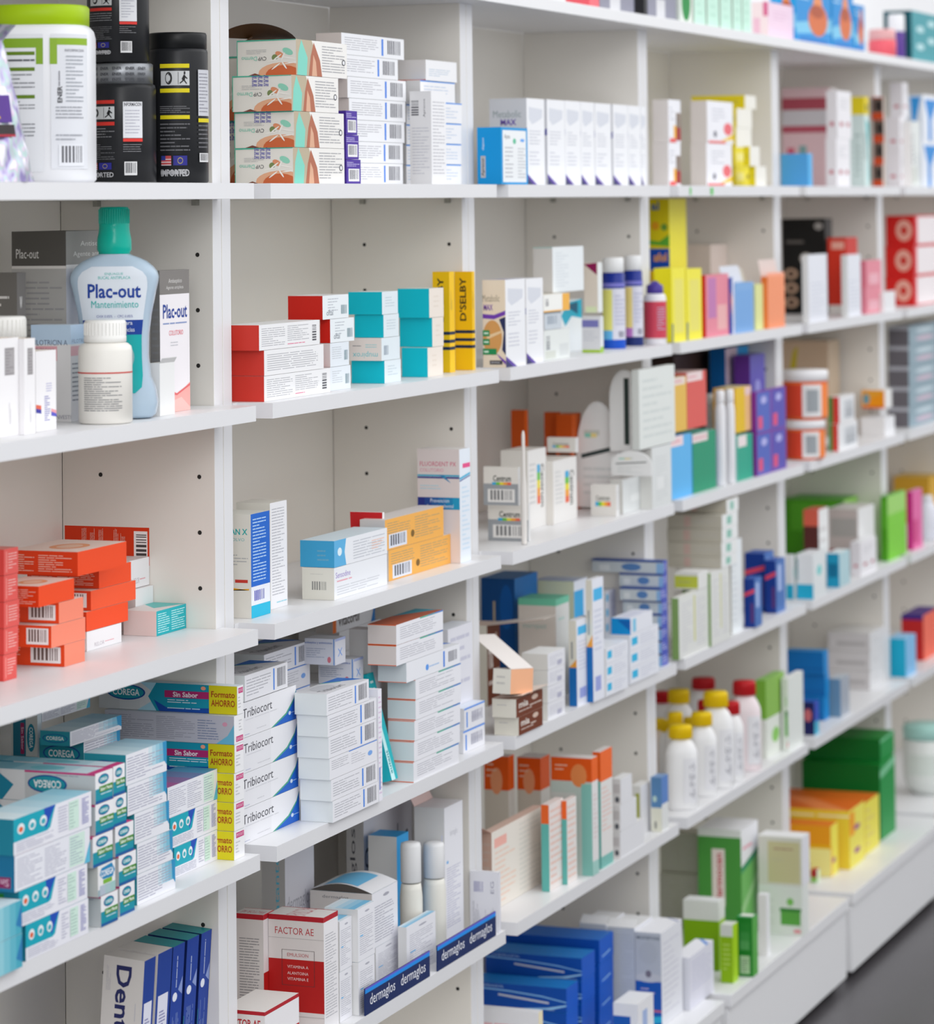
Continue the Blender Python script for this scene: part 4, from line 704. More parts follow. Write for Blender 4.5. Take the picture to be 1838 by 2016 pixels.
q.grid(lambda u, t: fl_(u, t, 0), 14, 4, mat('6b4a2e')); q.grid(lambda u, t: fl_(u, t, -.0007), 14, 4, mat('54381f'))
o = q.build('open_lid', cv[3], (0, .0, cv[3]['_h']))
bw, _ = stack('barcode_carton', 'barwhite', 1, .0, [(650, 690, 793), (650, 689, 793), (650, 688, 796), (650, 687, 798), (664, 684, 799), (650, 672, 783), (622, 672, 795)], 65,
  'flat white barcode carton, {} of the tall stack behind the leaf-print cartons', 'carton', 'flat white barcode cartons at eye level')
stack('purple_carton', 'purple', 1, -.034, [(.03, 682, 710), (.03, 681, 706), (.03, 681, 703)], 217, 'small purple carton with white barcode panel, {} of three between white stacks', 'carton', 'small purple cartons')
stack('white_carton', 'blueline', 1, .03, [(.06, 800, 830), (.06, 800, 830), (.06, 800, 830), (.06, 800, 830), (.06, 800, 829)], 165, 'white carton end seen behind the tall barcode stack, {} one', 'carton', 'white cartons behind the barcode stack')
box('tall_white_carton', 'tallwhite', 1, -.035, 808, 850, 879, 179, 'tall white carton with grey fine print standing in front of blue-edged flat cartons', 'carton')
stack('blue_edged_carton', ['blueline', 'blueline', 'blueline', 'blueline', 'blueline', 'redline'], 1, -.005, [(840, 872, 908), (840, 872, 908), (840, 872, 908), (838, 870, 909), (800, 829, 897), (783, 838, 899)], 120,
  'flat white carton with coloured edge, {} of the stack beside the second divider', 'carton', 'flat edged cartons by the divider')
# third unit
box('aqua_carton', 'aquabox', 1, -.043, 940, 987, 1039, 250, 'bright blue carton with white side panel in front of purple-cornered cartons', 'carton')
xs = [(1038, 1073), (1078, 1113), (1113.5, 1144), (1144.5, 1171), (1172, 1204), (1207.5, 1237), (1237.5, 1262), (1262.5, 1289)]
nm = ['nearest', 'second', 'third', 'fourth', 'fifth', 'sixth', 'seventh', 'farthest']
for i, (a, b_) in enumerate(xs):
    box('slim_carton', 'meta', 1, -.012, .058, a, b_, 193+2.4*i, 'slim white carton with purple bottom corner, %s of the eye-level row of eight' % nm[i], 'carton', group='slim purple-cornered cartons in a row')
# fourth unit
stack('fruit_carton', ['fruit_red', 'fruit_red'], 1, -.02, [(1285, 1316, 1340), (1285, 1316, 1340)], 195, 'white carton with red fruit patch, {} of the pair nearest the third divider', 'carton', 'white fruit cartons')
stack('fruit_carton', 'fruit', 1, -.02, [(1360, 1391, 1441), (1360, 1392, 1443)], 197, 'white carton with pink fruit print, {} of the pair before the yellow cartons', 'carton', 'white fruit cartons')
stack('small_yellow_carton', ['yellow', 'yellow', 'yellow_end', 'yellow_end'], 1, .01, [(1430, 1447, 1485), (1430, 1446, 1484), (1430, 1449, 1479), (1430, 1450, 1480)], 212, 'small yellow carton, {} of the stack behind the fruit cartons', 'carton', 'small yellow cartons at eye level')
box('yellow_carton', 'yellow_end', 1, .012, 1361, 1466, 1488, 187, 'long flat yellow carton with white end lying on top of small yellow cartons', 'carton', zb=ZH+SH+.1335)
stack('white_end_carton', 'yellow_end', 1, -.035, [(1483, 1487, 1508), (1473, 1476, 1495)], 288, 'tiny white-ended carton, {} of two in front of the golden carton', 'carton', 'tiny white-ended cartons')
box('golden_carton', 'golden', 1, .035, 1484, 1493, 1518, 278, 'upright golden yellow carton with orange top beside the fourth divider', 'carton')
# fifth unit
box('striped_carton', 'stripered', 1, .06, 1541, 1636, 1650, 172, 'large white carton with dark red stripes at the back of the fifth unit', 'carton')
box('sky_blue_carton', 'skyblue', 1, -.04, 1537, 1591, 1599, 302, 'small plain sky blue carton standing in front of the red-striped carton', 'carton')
stack('red_dotted_carton', 'whitered', 1, -.02, [(1626, 1647, 1674), (1627, 1648, 1676)], 177, 'white carton with dark red dots, {} of two before the teal carton', 'carton', 'red-dotted white cartons')
box('teal_carton', 'tealswirl', 1, -.005, 1674, 1703, 1712, 190, 'upright pale carton with yellow top and teal swirl', 'carton')
# sixth unit, eye level
stack('orange_capped_jar_carton', D('jarorange', ('e8d4c8', 'c8481c', 'c8401c'), lambda f, s, t: (s.r(0, .3, 1, .95, '6c5a50'), s.e(.6, .6, .3, .25, '2c2422', 12))) or 'jarorange', 1, -.02, [(1718, 1738, 1741), (1720, 1739, 1742), (1719, 1740, 1743), (1723, 1746, 1750)], 190, 'small dark and orange carton, {} of the column beside the fifth divider', 'carton', 'dark and orange cartons')
stack('pale_carton', 'whitered', 1, -.012, [(1744, 1772, 1783), (1744, 1771, 1783), (1752, 1777, 1787)], 160, 'pale upright carton with faint red marks, {} of three next to dark orange cartons', 'carton', 'pale upright cartons')
box('pale_carton', 'paleprint', 1, -.03, .03, 1795, 1812, 238, 'pale upright carton at the right of the column with red marks', 'carton')
stack('blue_white_carton', 'bluewhite', 1, -.03, [(.04, 1816, 1850), (.04, 1817, 1850)], 185, 'white carton with bright blue wave, {} of two at the right photo edge', 'carton', 'blue wave cartons')
# ---- top of the shelving
box('coral_carton', 'pinkred', 0, -.03, 1113, 1160, 1179, -40, 'coral red carton on top of the third unit', 'carton')
box('grey_violet_carton', 'greyviolet', 0, -.03, .03, 1180, 1247, -50, 'grey-violet carton with pale panel on top of the third unit', 'carton')
box('black_carton', 'black', 0, -.03, 1249, 1268, 1274, -45, 'black carton between two grey-violet cartons on top of the shelving', 'carton')
box('grey_violet_carton', 'greyviolet', 0, -.025, .03, 1275, 1331, -45, 'dark grey-violet printed carton right of the black carton on top', 'carton')
box('green_spot_carton', 'greenspot', 0, -.03, .03, 1338, 1363, -40, 'white carton with a round green spot on top of the shelving', 'carton')
for i, (a, b_) in enumerate([(1366, 1389), (1392, 1415), (1418, 1440), (1443, 1460), (1462, 1478)]):
    box('mint_carton', 'mint', 0, -.03, .05, a, b_, -35+4*i, '%s mint green slim carton of five on top of the shelving' % ['first', 'second', 'third', 'fourth', 'fifth'][i], 'carton', group='mint green slim cartons on top')
box('pink_white_carton', 'pinkwhite', 0, -.025, 1480, 1512, 1562, 3, 'pale pink carton with rose panel between mint and hair dye cartons', 'carton')
box('hair_dye_carton', 'hairdye', 0, -.03, .05, 1566, 1636, -30, 'large blue hair dye carton with copper hair picture, nearest of three', 'carton', group='blue hair dye cartons')
box('hair_dye_carton', 'hairdye', 0, -.03, .05, 1639, 1680, -22, 'blue hair dye carton with copper hair picture, middle of three', 'carton', group='blue hair dye cartons')
box('hair_dye_carton', 'hairdye', 0, -.03, .05, 1683, 1702, 8, 'blue hair dye carton with copper hair picture, farthest and narrowest of three', 'carton', group='blue hair dye cartons')
box('teal_gift_carton', 'darkteal', 0, -.03, 1740, 1795, 1850, 20, 'large teal dotted carton with dark side at the top right', 'carton')
# ---- second shelf, first unit: mouthwash shelf
box('mouthwash_carton', 'plac_grey', 2, .06, 25, 132, 225, 455, 'large grey mouthwash carton with dark lid band behind the blue bottle', 'carton')
box('mouthwash_carton', 'plac_small', 2, .085, -22, 35, 52, 537, 'small grey and white mouthwash carton at the left photo edge', 'carton')
box('blue_topped_carton', 'filo', 2, 831, 62, 140, 166, 640, 'pale blue-topped carton with pink strip behind the white pill bottle', 'carton')
for i, (a, b_, c_, yb_, ds) in enumerate([(-2, 37, 667, 862, 'coded'), (37.5, 70, 668, 858, 'coded'), (71, 111, 692, 851, 'coded_blue')]):
    box('slim_medicine_carton', ds, 2, yb_, .022, a, b_, c_, ['slim white carton with grey barcode, leftmost of the front three', 'slim white carton with grey barcode, middle of the front three', 'slim white carton with blue barcode and red-blue stripe'][i], 'carton', group='slim white cartons at the front left')
box('mouthwash_carton', 'plac_pink', 2, -.004, 303, 316, 374, 533, 'tall grey, white and pink mouthwash carton right of the bottle', 'carton')
box('white_carton', 'openwhite', 2, -.022, .012, 315, 344, 715, 'small plain white carton between the bottle and the pink mouthwash carton', 'carton', flaps=[('F', 60, .006, 'd8d8d8')])
# ---- second shelf, second unit
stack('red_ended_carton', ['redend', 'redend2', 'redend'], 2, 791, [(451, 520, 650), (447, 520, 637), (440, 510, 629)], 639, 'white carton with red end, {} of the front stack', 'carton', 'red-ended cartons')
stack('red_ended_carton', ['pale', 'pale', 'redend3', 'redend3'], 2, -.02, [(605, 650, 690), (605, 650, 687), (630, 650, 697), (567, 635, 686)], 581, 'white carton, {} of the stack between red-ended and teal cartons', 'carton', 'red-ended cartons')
stack('teal_ended_carton', ['teal', 'tealtext', 'teal', 'teal'], 2, -.022, [(692, 757, 789), (688, 751, 787), (698, 755, 785), (686, 752, 783)], 574, 'carton with teal end, {} of the nearer teal stack of four', 'carton', 'teal-ended cartons')
stack('teal_ended_carton', 'teal_b', 2, -.022, [(791, 842, 872), (787, 851, 873), (783, 845, 873)], 568, 'taller carton with teal end, {} of the farther teal stack of three', 'carton', 'teal-ended cartons')
box('yellow_striped_carton', 'dselby', 2, -.01, 853, 886, 896, 535, 'tall yellow carton with three navy stripes, nearer of two', 'carton', group='tall yellow navy-striped cartons')
box('yellow_striped_carton', 'dselby', 2, -.018, 906, 940, 951, 534, 'tall yellow carton with three navy stripes, farther of two', 'carton', group='tall yellow navy-striped cartons')
# third unit
box('slimming_carton', 'metabeige', 2, -.04, 951, 996, 1035, 551, 'beige-fronted carton with purple curves beside the yellow striped cartons', 'carton')
box('slimming_carton', 'meta', 2, -.035, .04, 1036.5, 1070, 549, 'white purple-cornered carton standing behind the beige-fronted one', 'carton')
box('white_carton', 'paleprint', 2, -.03, .05, 1071, 1121, 651, 'low white printed carton, bottom of the small mixed stack', 'carton')
box('grey_barcode_carton', 'greybar', 2, -.03, .05, 1072, 1105, 616, 'low grey barcode carton in the middle of the small mixed stack', 'carton', zb=ROWZ[2]+.0372)
box('amber_end_carton', 'yellowstrip', 2, -.03, .05, 1070, 1121, 581, 'low white carton with amber end on the grey barcode carton', 'carton', zb=ROWZ[2]+.0642)
box('circle_carton', 'aquacircle', 2, .03, .05, 1105, 1146, 592, 'white carton with blue circle behind the small mixed stack', 'carton')
box('tall_white_carton', 'tallbox', 2, -.01, 1050, 1088, 1149, 487, 'large pale carton perched on top of the small mixed stack', 'carton', zb=ROWZ[2]+.0925)
box('white_lime_carton', 'limebase', 2, -.03, 1146, 1182, 1188, 623, 'white carton with lime green base and violet band', 'carton')
box('maroon_corner_carton', 'maroon', 2, -.02, 1150, 1177, 1186, 517, 'white carton with maroon corner on the lime-based carton', 'carton', zb=ROWZ[2]+.0607)
# fourth unit
box('yellow_carton', 'yellowlow', 2, .02, 1279, 1320, 1342, 533, 'large yellow and blue carton standing under its twin by the third divider', 'carton')
box('yellow_carton', 'yellowbig', 2, .02, 1279, 1318, 1352, 391, 'large yellow carton with blue band stacked highest beside the third divider', 'carton', zb=ROWZ[2]+.1145)
box('yellow_slim_carton', 'yellowthin', 2, -.035, .03, 1323, 1350, 528, 'slim yellow carton, nearer of two in front of the large yellow carton', 'carton', group='slim yellow cartons')
box('yellow_slim_carton', 'yellowthin', 2, -.035, .03, 1352, 1382, 530, 'slim yellow carton, farther of two beside the red carton', 'carton', group='slim yellow cartons')
box('red_pink_carton', 'redpink', 2, -.035, 1383, 1390, 1435, 542, 'red and pink upright carton between yellow and blue cartons', 'carton')
box('beige_carton', 'cream', 2, .09, 1352, 1400, 1440, 482, 'plain beige carton at the back behind the slim yellow cartons', 'carton')
box('toothbrush_pack', D('brush', ('2450b0', '1c40a4', '4a70c8'), lambda f, s, t: (f.r(.5, 0, 1, 1, 'dfe4f4'), f.p([(0, .8), (.5, .6), (.2, .3)], 'f4886a'))) or 'brush', 2, -.038, 1428, 1438, 1446, 548, 'narrow dark blue and white pack beside the light blue carton', 'pack')
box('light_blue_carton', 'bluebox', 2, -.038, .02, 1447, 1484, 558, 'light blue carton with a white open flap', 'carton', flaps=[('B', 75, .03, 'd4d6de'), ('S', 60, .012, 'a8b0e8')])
box('pale_lime_carton', 'limepale', 2, -.03, .03, 1487, 1503, 560, 'narrow pale lime carton with raised flap', 'carton', flaps=[('B', 70, .03, 'd0ccc0')])
box('orange_pack', 'orangeb', 2, -.038, 1505, 1511, 1545, 545, 'plain orange carton with open top beside the fourth divider', 'carton', flaps=[('F', 100, .006, 'f4a080'), ('B', 80, .03, 'dccac4')])
# fifth unit
box('black_display_carton', 'blackbox', 2, .05, 1541, 1626, 1640, 430, 'large black display carton at the back of the fifth unit', 'carton')
box('white_rack_card', D('rackw', ('e4e6ee', 'dcdcdc', 'e8e8ea'), lambda f, s, t: f.l(.15, .1, .85, .6, 8, 'd0d4e0')) or 'rackw', 2, -.04, 1588, 1592, 1629, 502, 'white upright holder in front of the black display carton', 'holder')
box('red_carton', 'redbox', 2, .0, 1631, 1667, 1689, 468, 'red upright carton behind a white holder', 'carton')
box('white_rack_card', 'rackw', 2, -.038, 1666, 1669, 1695, 502, 'white upright holder in front of the red carton', 'holder')
stack('pink_carton', 'pinky', 2, -.035, [(1697, 1704, 1736), (1697, 1705, 1735)], 513, 'plain pink carton, {} of two beside the fifth divider', 'carton', 'plain pink cartons')
box('white_carton', 'plain', 2, -.043, .02, 1739, 1762, 575, 'small white carton beside the pink cartons at the fifth divider', 'carton')
# sixth unit
stack('red_circle_carton', 'redcircle', 2, -.02, [(1743, 1800, 1850), (1743, 1800, 1850), (1744, 1801, 1850)], 424, 'bright red carton with pale circle, {} of three at the right edge', 'carton', 'red circle cartons')
# ---- third shelf, first unit: orange cartons
stack('coral_printed_carton', 'pinkred2', 3, 1342, [(-60, 7, 33), (-60, 8, 36), (-60, 8, 38), (-60, 8, 35), (-60, 8, 36)], 1082, 'coral red printed carton, {} of the stack at the left photo edge', 'carton', 'coral printed cartons')
oo, zt = stack('orange_carton', ['orangebar2', 'orangebar2', 'orangebar2', 'orange'], 3, 1313, [(20, 127, 167), (22, 101, 168), (20, 116, 164), (-20, 76, 146)], 1142, 'orange carton with pale lid, {} of the front stack of four', 'carton', 'orange cartons', hs=(1, 1, .95, .95))
sb, zs = stack('orange_carton', ['whitepink', 'orange', 'orangebar', 'orange'], 3, 1283, [(.075, 171, 239), (.075, 170, 252), (.075, 179, 267), (.09, 195, 258)], 1126, 'carton, {} of the stack right of the four orange ones', 'carton', 'orange cartons')
box('orange_carton', 'orange', 3, near(3, 1313, 127).y-.0, 20, 153, 249, 1087, 'wide orange carton with white printed lid lying across two orange stacks', 'carton', zb=max(zt, zs)+.0005)
box('white_pink_carton', 'whitepink', 3, .08, .05, 267, 309, 1161, 'low white carton at the back, lower support of the long orange carton', 'carton')
box('white_pink_carton', 'whitepink', 3, .085, .08, 255, 298, 1105, 'white carton under the long orange carton at the back', 'carton', zb=ROWZ[3]+.0335)
box('orange_back_carton', 'orangeback', 3, .085, 118, 290, 293, 1040, 'long red-orange carton with large barcode at the back, topmost', 'carton', zb=ROWZ[3]+.0702)
box('teal_print_carton', 'tealprint', 3, 1253, 240, 308, 380, 1204, 'pale pink and teal carton with white text, lying right of the orange cartons', 'carton')
# second unit
box('powder_carton', 'sanx', 3, 1218, .055, 495, 532, 1013, 'upright carton with blue side panel and orange curve beside the first divider', 'carton')
box('powder_carton', 'sanback', 3, near(3, 1218, 495).y+.012, .045, 533, 566, 991, 'upright white text carton directly behind the blue-panelled one', 'carton', flaps=[('T', 0, 0)][:0])
sn, _ = stack('toothpaste_carton', ['sensowhite', 'sensoblue'], 3, 1182, [(595, 658, 762), (591, 658, 762)], 1065, 'long toothpaste carton, {} of the pair, nearest the shelf middle', 'carton', 'white toothpaste cartons', hs=(1.2, 1))
am, _ = stack('amber_carton', 'amber', 3, 1145, [(.035, 765, 887), (.035, 758, 873)], 1022, 'amber printed carton with barcode, {} of two', 'carton', 'amber cartons')
box('red_label_carton', 'redlabel', 3, -.004, 686, 750, .012, 1010, 'white carton with red trapezoid label behind the toothpaste cartons', 'carton')
box('fluoride_carton', 'fluordent', 3, 1112, 814, 897, 927, 887, 'tall white carton with blue bands and pink title by the second divider', 'carton')
# third unit
stack('vitamin_carton', 'centgrey', 3, 1066, [(961, 1040, 1043), (952, 1020, 1024)], 915, 'grey and white vitamin carton with rainbow mark, {} of two at front', 'carton', 'vitamin cartons')
box('vitamin_carton', 'centwhite', 3, 1044, 987, 1040, 1076, 888, 'white vitamin carton with sideways rainbow mark, open clear tube before it', 'carton')
box('vitamin_carton', 'centwhite', 3, 1037, .05, 1079, 1136, 911, 'white vitamin carton with sideways rainbow mark, right of the other', 'carton')
box('vitamin_carton', 'centend', 3, near(3, 1037, 1079).y+.0, 1077, 1133, 1138, 862, 'white vitamin carton end lying on the upright white vitamin carton', 'carton', zb=ROWZ[3]+.1012)
box('orange_display_card', 'orangedark', 3, .12, 1008, 1035, 1041, 808, 'dark orange carton, leftmost of three at the back of the third unit', 'carton')
box('orange_display_card', 'orangedark', 3, .10, 1073, 1100, 1106, 812, 'dark orange carton, middle of three at the back of the third unit', 'carton')
box('orange_display_card', 'orangedark', 3, .07, 1096, 1128, 1145, 816, 'wide dark orange carton, rightmost of three at the back', 'carton')
box('vitamin_carton', 'centend', 3, 1017, 1163, 1213, 1219, 955, 'small white vitamin carton with rainbow mark beside the front rounded card', 'carton')
box('grey_print_carton', 'greyprint', 3, 1012, .02, 1226, 1285, 945, 'white printed carton carrying the front rounded display card', 'carton')
def round_card(name, row, d, xa, xb, yt, label, base, shape=.5, th=.004, slot=False):
    P0 = near(row, d, xa); e = Vector((1, 0, 0)); e2 = Vector((0, 1, 0))
    W = along(P0, -e2, xb)
    # card faces the camera (normal -X), width across the view along Y
    z0 = ROWZ[row]+base; H = z_at(P0, yt)-z0; mb = MB(); n = 14; m = mat('e3e4e4')
    out = [(0, 0), (W, 0)] + [(W/2+W/2*math.cos(math.pi*i/n), H*(1-shape)+H*shape*math.sin(math.pi*i/n)) for i in range(n+1)]
    fr = [(-th/2, -y, z) for y, z in out]; bk = [(th/2, -y, z) for y, z in out]
    mb.face(fr, m); mb.face(bk[::-1], m)
    for i in range(len(fr)): j = (i+1) % len(fr); mb.face([fr[j], fr[i], bk[i], bk[j]], m)
    F_ = Face(mb, lambda u, v, k: (-th/2-EPS*k, -W*u, H*v))
    if slot: F_.r(.5, .08, .68, .9, '2a3834'); F_.l(.75, .1, .95, .9, 6, 'd0d4d4')
    else: F_.r(.18, .68, .55, .73, 'c8ccc4'); F_.r(.2, .66, .34, .70, '8ad0c0'); F_.r(.34, .66, .48, .70, 'e8d890')
    if not slot: F_.p([(.1, .50), (.88, .58), (.9, .54), (.12, .46)], '3a4444'); F_.l(.15, .1, .85, .4, 4, 'd0d4d4')
    o = mb.build(name, None, (P0.x, P0.y, z0)); return tag(o, label, 'display card', 'rounded display cards')
round_card('display_card', 3, .07, 1137, 1220, 790, 'tall white round-topped display card with black slot, centre of the third unit', .004)
round_card('display_card', 3, -.006, 1205, 1283, 887, 'shorter white round-topped display card in front of the tall one', .0555+.004)
round_card('display_card', 3, .010, 1203, 1260, 728, 'grey rounded card with tall black slot behind the third divider edge', .094, .35, slot=True)
box('slotted_card_holder', D('slot', ('dfe3e0', 'cfd3d0', 'dfe2e0'), lambda f, s, t: (f.l(.1, .1, .9, .9, 8, 'd0d6d4'))) or 'slot', 3, -.046, .012, 1259, 1329, 729, 'pale printed box in front of the third divider, above a white carton', 'carton', zb=ROWZ[3]+.098)
box('grey_print_carton', 'greyprint', 3, -.046, .04, 1284, 1322, 882, 'white printed carton underneath the large slotted box', 'carton')
# fourth unit
box('dark_brown_carton', 'brown', 3, .10, 1286, 1330, 1398, 700, 'dark brown carton at the back behind colourful tagged cartons', 'carton')
box('blue_tag_carton', 'bluetag', 3, .05, 1400, 1431, 1476, 687, 'blue carton with pale tag standing on the back of the white bottles', 'carton')
box('violet_carton', 'violet', 3, .01, .03, 1479, 1508, 700, 'dark violet blue carton right of the blue one', 'carton')
for nme, ds, a, b_, y0, y1, lab, zb_ in (('sky_tag_carton', 'sky2', 1321, 1362, 981, 862, 'sky blue carton with pink tag, nearest of the lower tagged cartons', None), ('green_tag_carton', 'greenb', 1364, 1410, 965, 856, 'dark green carton with pink tag, beside the sky blue one', None),
        ('yellow_tag_carton', 'yellowtag', 1324, 1352, 858, 745, 'mustard carton with pink tag above the sky blue one', .088), ('red_tag_carton', 'redtag', 1353, 1391, 850, 735, 'salmon red carton with pink tag above the green one', .088)):
    box(nme, ds, 3, -.03, .05, a, b_, y1, lab, 'carton', zb=None if zb_ is None else ROWZ[3]+.1085)
box('green_tag_carton', 'greenc', 3, -.035, .04, 1452, 1482, 860, 'teal green carton under the golden one left of the violet cartons', 'carton')
box('gold_carton', 'goldb', 3, -.03, .04, 1448, 1479, 765, 'golden yellow carton with peach side above the teal green one', 'carton', zb=ROWZ[3]+.0825)
stack('violet_panel_carton', 'pv', 3, -.04, [(1483, 1490, 1548), (1483, 1489, 1547)], 772, 'violet blue two-panel carton, {} of two beside the fourth divider', 'carton', 'violet two-panel cartons')
# fifth unit
box('beige_carton', 'beigebox', 3, .08, 1541, 1632, 1654, 672, 'beige carton with olive leaf at the back of the fifth unit', 'carton')
stack('barcode_carton', 'hexwhite', 3, -.035, [(1632, 1650, 1688), (1631, 1652, 1682)], 782, 'white carton with grey barcode and red end, {} of two right of orange tubs', 'carton', 'red-ended barcode cartons')
box('white_carton', 'plain', 3, -.03, 1694, 1741, 1768, 823, 'plain white carton under the orange picture carton beside the fifth divider', 'carton')
box('orange_picture_carton', 'orangepic', 3, -.025, 1696, 1741, 1762, 768, 'white carton with orange picture end beside the fifth divider', 'carton', zb=ROWZ[3]+.0555)
# sixth unit
stack('blue_grey_carton', 'bluegrey', 3, -.02, [(1748, 1789, 1850)]*5, 642, 'blue-grey carton with pale circles, {} of the column at the right edge', 'carton', 'blue-grey circle cartons')
# ---- fourth shelf, first unit: denture cream cartons
g = 'denture cream cartons'
stack('denture_cream_carton', ['coryel', 'coryel', 'coryel', 'coryel', 'cortext', 'coryel'], 4, 1694, [(.165, 461, 491), (.165, 461, 491), (.165, 461, 491), (.165, 462, 491), (.165, 461, 491), (195, 467, 494)], 1354,
  'long yellow-ended denture cream carton, {} of the stack by the first divider', 'carton', g)
stack('denture_cream_carton', ['corlong', 'corlong', 'corcol'], 4, 1730, [(.05, 343, 446), (.05, 335, 441), (.05, 330, 442)], 1546, 'denture cream carton lying sideways, {} of three before the yellow-ended stack', 'carton', g)
stack('denture_cream_carton', 'corlines', 4, 1783, [(.05, 270, 345), (.05, 270, 340), (.05, 265, 333), (.05, 251, 328), (.05, 248, 328)], 1479, 'white denture cream carton with blue fade, {} of the middle stack of five', 'carton', g)
_, c2 = stack('denture_cream_carton', 'corend', 4, 1805, [(.165, 236, 265), (.165, 234, 268), (.165, 227, 263), (.165, 224, 249), (.165, 223, 246)], 1505, 'denture cream carton showing its end, {} of the right end-on column', 'carton', g)
_, c1 = stack('denture_cream_carton', ['corend', 'corblue', 'corend', 'corend', 'corend'], 4, 1826, [(.165, 199, 232), (.165, 193, 227), (.165, 183, 222), (.165, 188, 224), (.165, 188, 222)], 1520, 'denture cream carton showing its end, {} of the left end-on column', 'carton', g)
stack('denture_cream_carton', ['corlong', 'corlong', 'corcol', 'corlong'], 4, 1893, [(.045, 51, 174), (.045, 38, 172), (.045, 29, 177), (.045, 27, 180)], 1605, 'denture cream carton with teal icon strip, {} of the front left stack', 'carton', g)
stack('denture_cream_carton', 'cornerblue', 4, 1960, [(.05, -80, 44), (.05, -80, 43)], 1822, 'blue-cornered denture cream carton at the bottom left photo edge, {} of two', 'carton', g)
box('denture_cream_carton', 'corlines', 4, .055, 79, 138, 239, 1441, 'denture cream carton lying on top of the end-on columns, deep in the shelf', 'carton', zb=max(c1, c2)+.0005)
for i_, lb_ in enumerate(ordn(5)[::-1]):
    h_ = (max(c1, c2)-ROWZ[4])/5
    box('denture_cream_carton', 'corlines', 4, .062, .055, 165, .085, float(h_-.0005), 'denture cream carton behind the middle stack, %s of the hidden pile' % lb_, 'carton', zb=ROWZ[4]+.0003+h_*i_, group=g)
stack('denture_cream_carton', ['corspine', 'corspine', 'corspine', 'corspine'], 4, .12, [(.05, 20, 76), (.05, 20, 76), (.05, 20, 76), (22, 74, 82)], 1425, 'denture cream carton at the very back of the first unit, {} of four', 'carton', g)
box('denture_cream_carton', 'corcol', 4, .12, 35, 79, 177, 1379, 'denture cream carton with teal top, highest at the back of the first unit', 'carton', zb=ZP(76, .12, 1424)+.001)
# second unit
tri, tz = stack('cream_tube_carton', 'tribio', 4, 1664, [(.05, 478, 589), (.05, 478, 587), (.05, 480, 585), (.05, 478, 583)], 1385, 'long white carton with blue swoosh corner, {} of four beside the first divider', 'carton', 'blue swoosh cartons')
Yt = near(4, 1664, 478).y
box('cream_tube_carton', 'tbar', 4, Yt, .05, 482, 566, .030, 'white barcode carton lying on top of the blue swoosh cartons', 'carton', zb=tz+.0005)
stack('cream_tube_carton', ['tnobar', 'tnobar', 'tnobar', 'tnobar', 'tnobar', 'tnobar', 'tbar'], 4, Yt+.056, [(.06, 520, 610)]*7, 1290, 'white barcode carton behind the blue swoosh cartons, {} of that stack', 'carton', 'white barcode cartons behind the swoosh stack')
mid, _ = stack('cream_tube_carton', ['tbar', 'tbar', 'tnobar', 'tbar', 'tbar', 'tbar'], 4, 1620, [(592, 655, 745), (591, 652, 743), (588, 649, 742), (585, 647, 741), (585, 645, 741), (580, 643, 726)], 1363, 'white barcode carton with blank end, {} of the tidy stack of six', 'carton', 'blank-ended barcode cartons')
Ym = near(4, 1620, 655).y
stack('printed_carton', ['plain', 'plain', 'plain', 'plain', 'nistat', 'nistat'], 4, Ym+.06, [(.08, 690, 712)]*4+[(627, 697, 715), (600, 660, 680)], 1249, 'white blue-lettered carton, {} of the stack behind the six blank-ended cartons', 'carton', 'blue-lettered cartons')
box('pink_edged_carton', 'pinkedge', 4, Ym+.0, .03, 746, 753, 1358, 'narrow upright white and pink carton squeezed behind the stack of six', 'carton')
box('teal_tube_carton', 'tealtube', 4, -.028, .026, 772, 784, 1328, 'narrow teal carton leaning between two white stacks', 'carton', tilt=(-14, 0), zb=ROWZ[4]+.004)
vt, vz = stack('orange_ended_carton', ['vitend']*5+['vitbar', 'vitend_warm', 'vitend_warm'], 4, 1541, [(765, 814, 903), (765, 815, 905), (764, 816, 906), (763, 818, 907), (763, 818, 907), (744, 800, 905), (724, 780, 872), (724, 780, 872)], 1220,
  'carton with orange-edged end, {} of eight by the second divider', 'carton', 'orange-edged cartons')
box('white_carton', 'plain', 4, near(4, 1541, 814).y+.055, 690, 732, 748, 1240, 'upright pale carton half hidden left of the orange-edged stack', 'carton')
stack('cream_tube_carton', ['plain', 'plain', 'plain', 'plain', 'plain', 'plain', 'vitacort'], 4, .115, [(.06, 668, 750)]*6+[(622, 655, 738)], 1203, 'white carton with orange stripe, {} of the rearmost stack in the second unit', 'carton', 'rear orange-striped cartons')
box('pale_blue_carton', 'tallpale', 4, near(4, 1541, 814).y+.035, .03, 884, 932, 1240, 'tall pale carton with faint blue mark beside the second divider', 'carton')
stack('barcode_carton', 'barsmall', 4, 1484, [(.035, 912, 954), (.035, 914, 954)], 1396, 'small white carton with grey barcode, {} of two at the shelf end', 'carton', 'small barcode cartons')
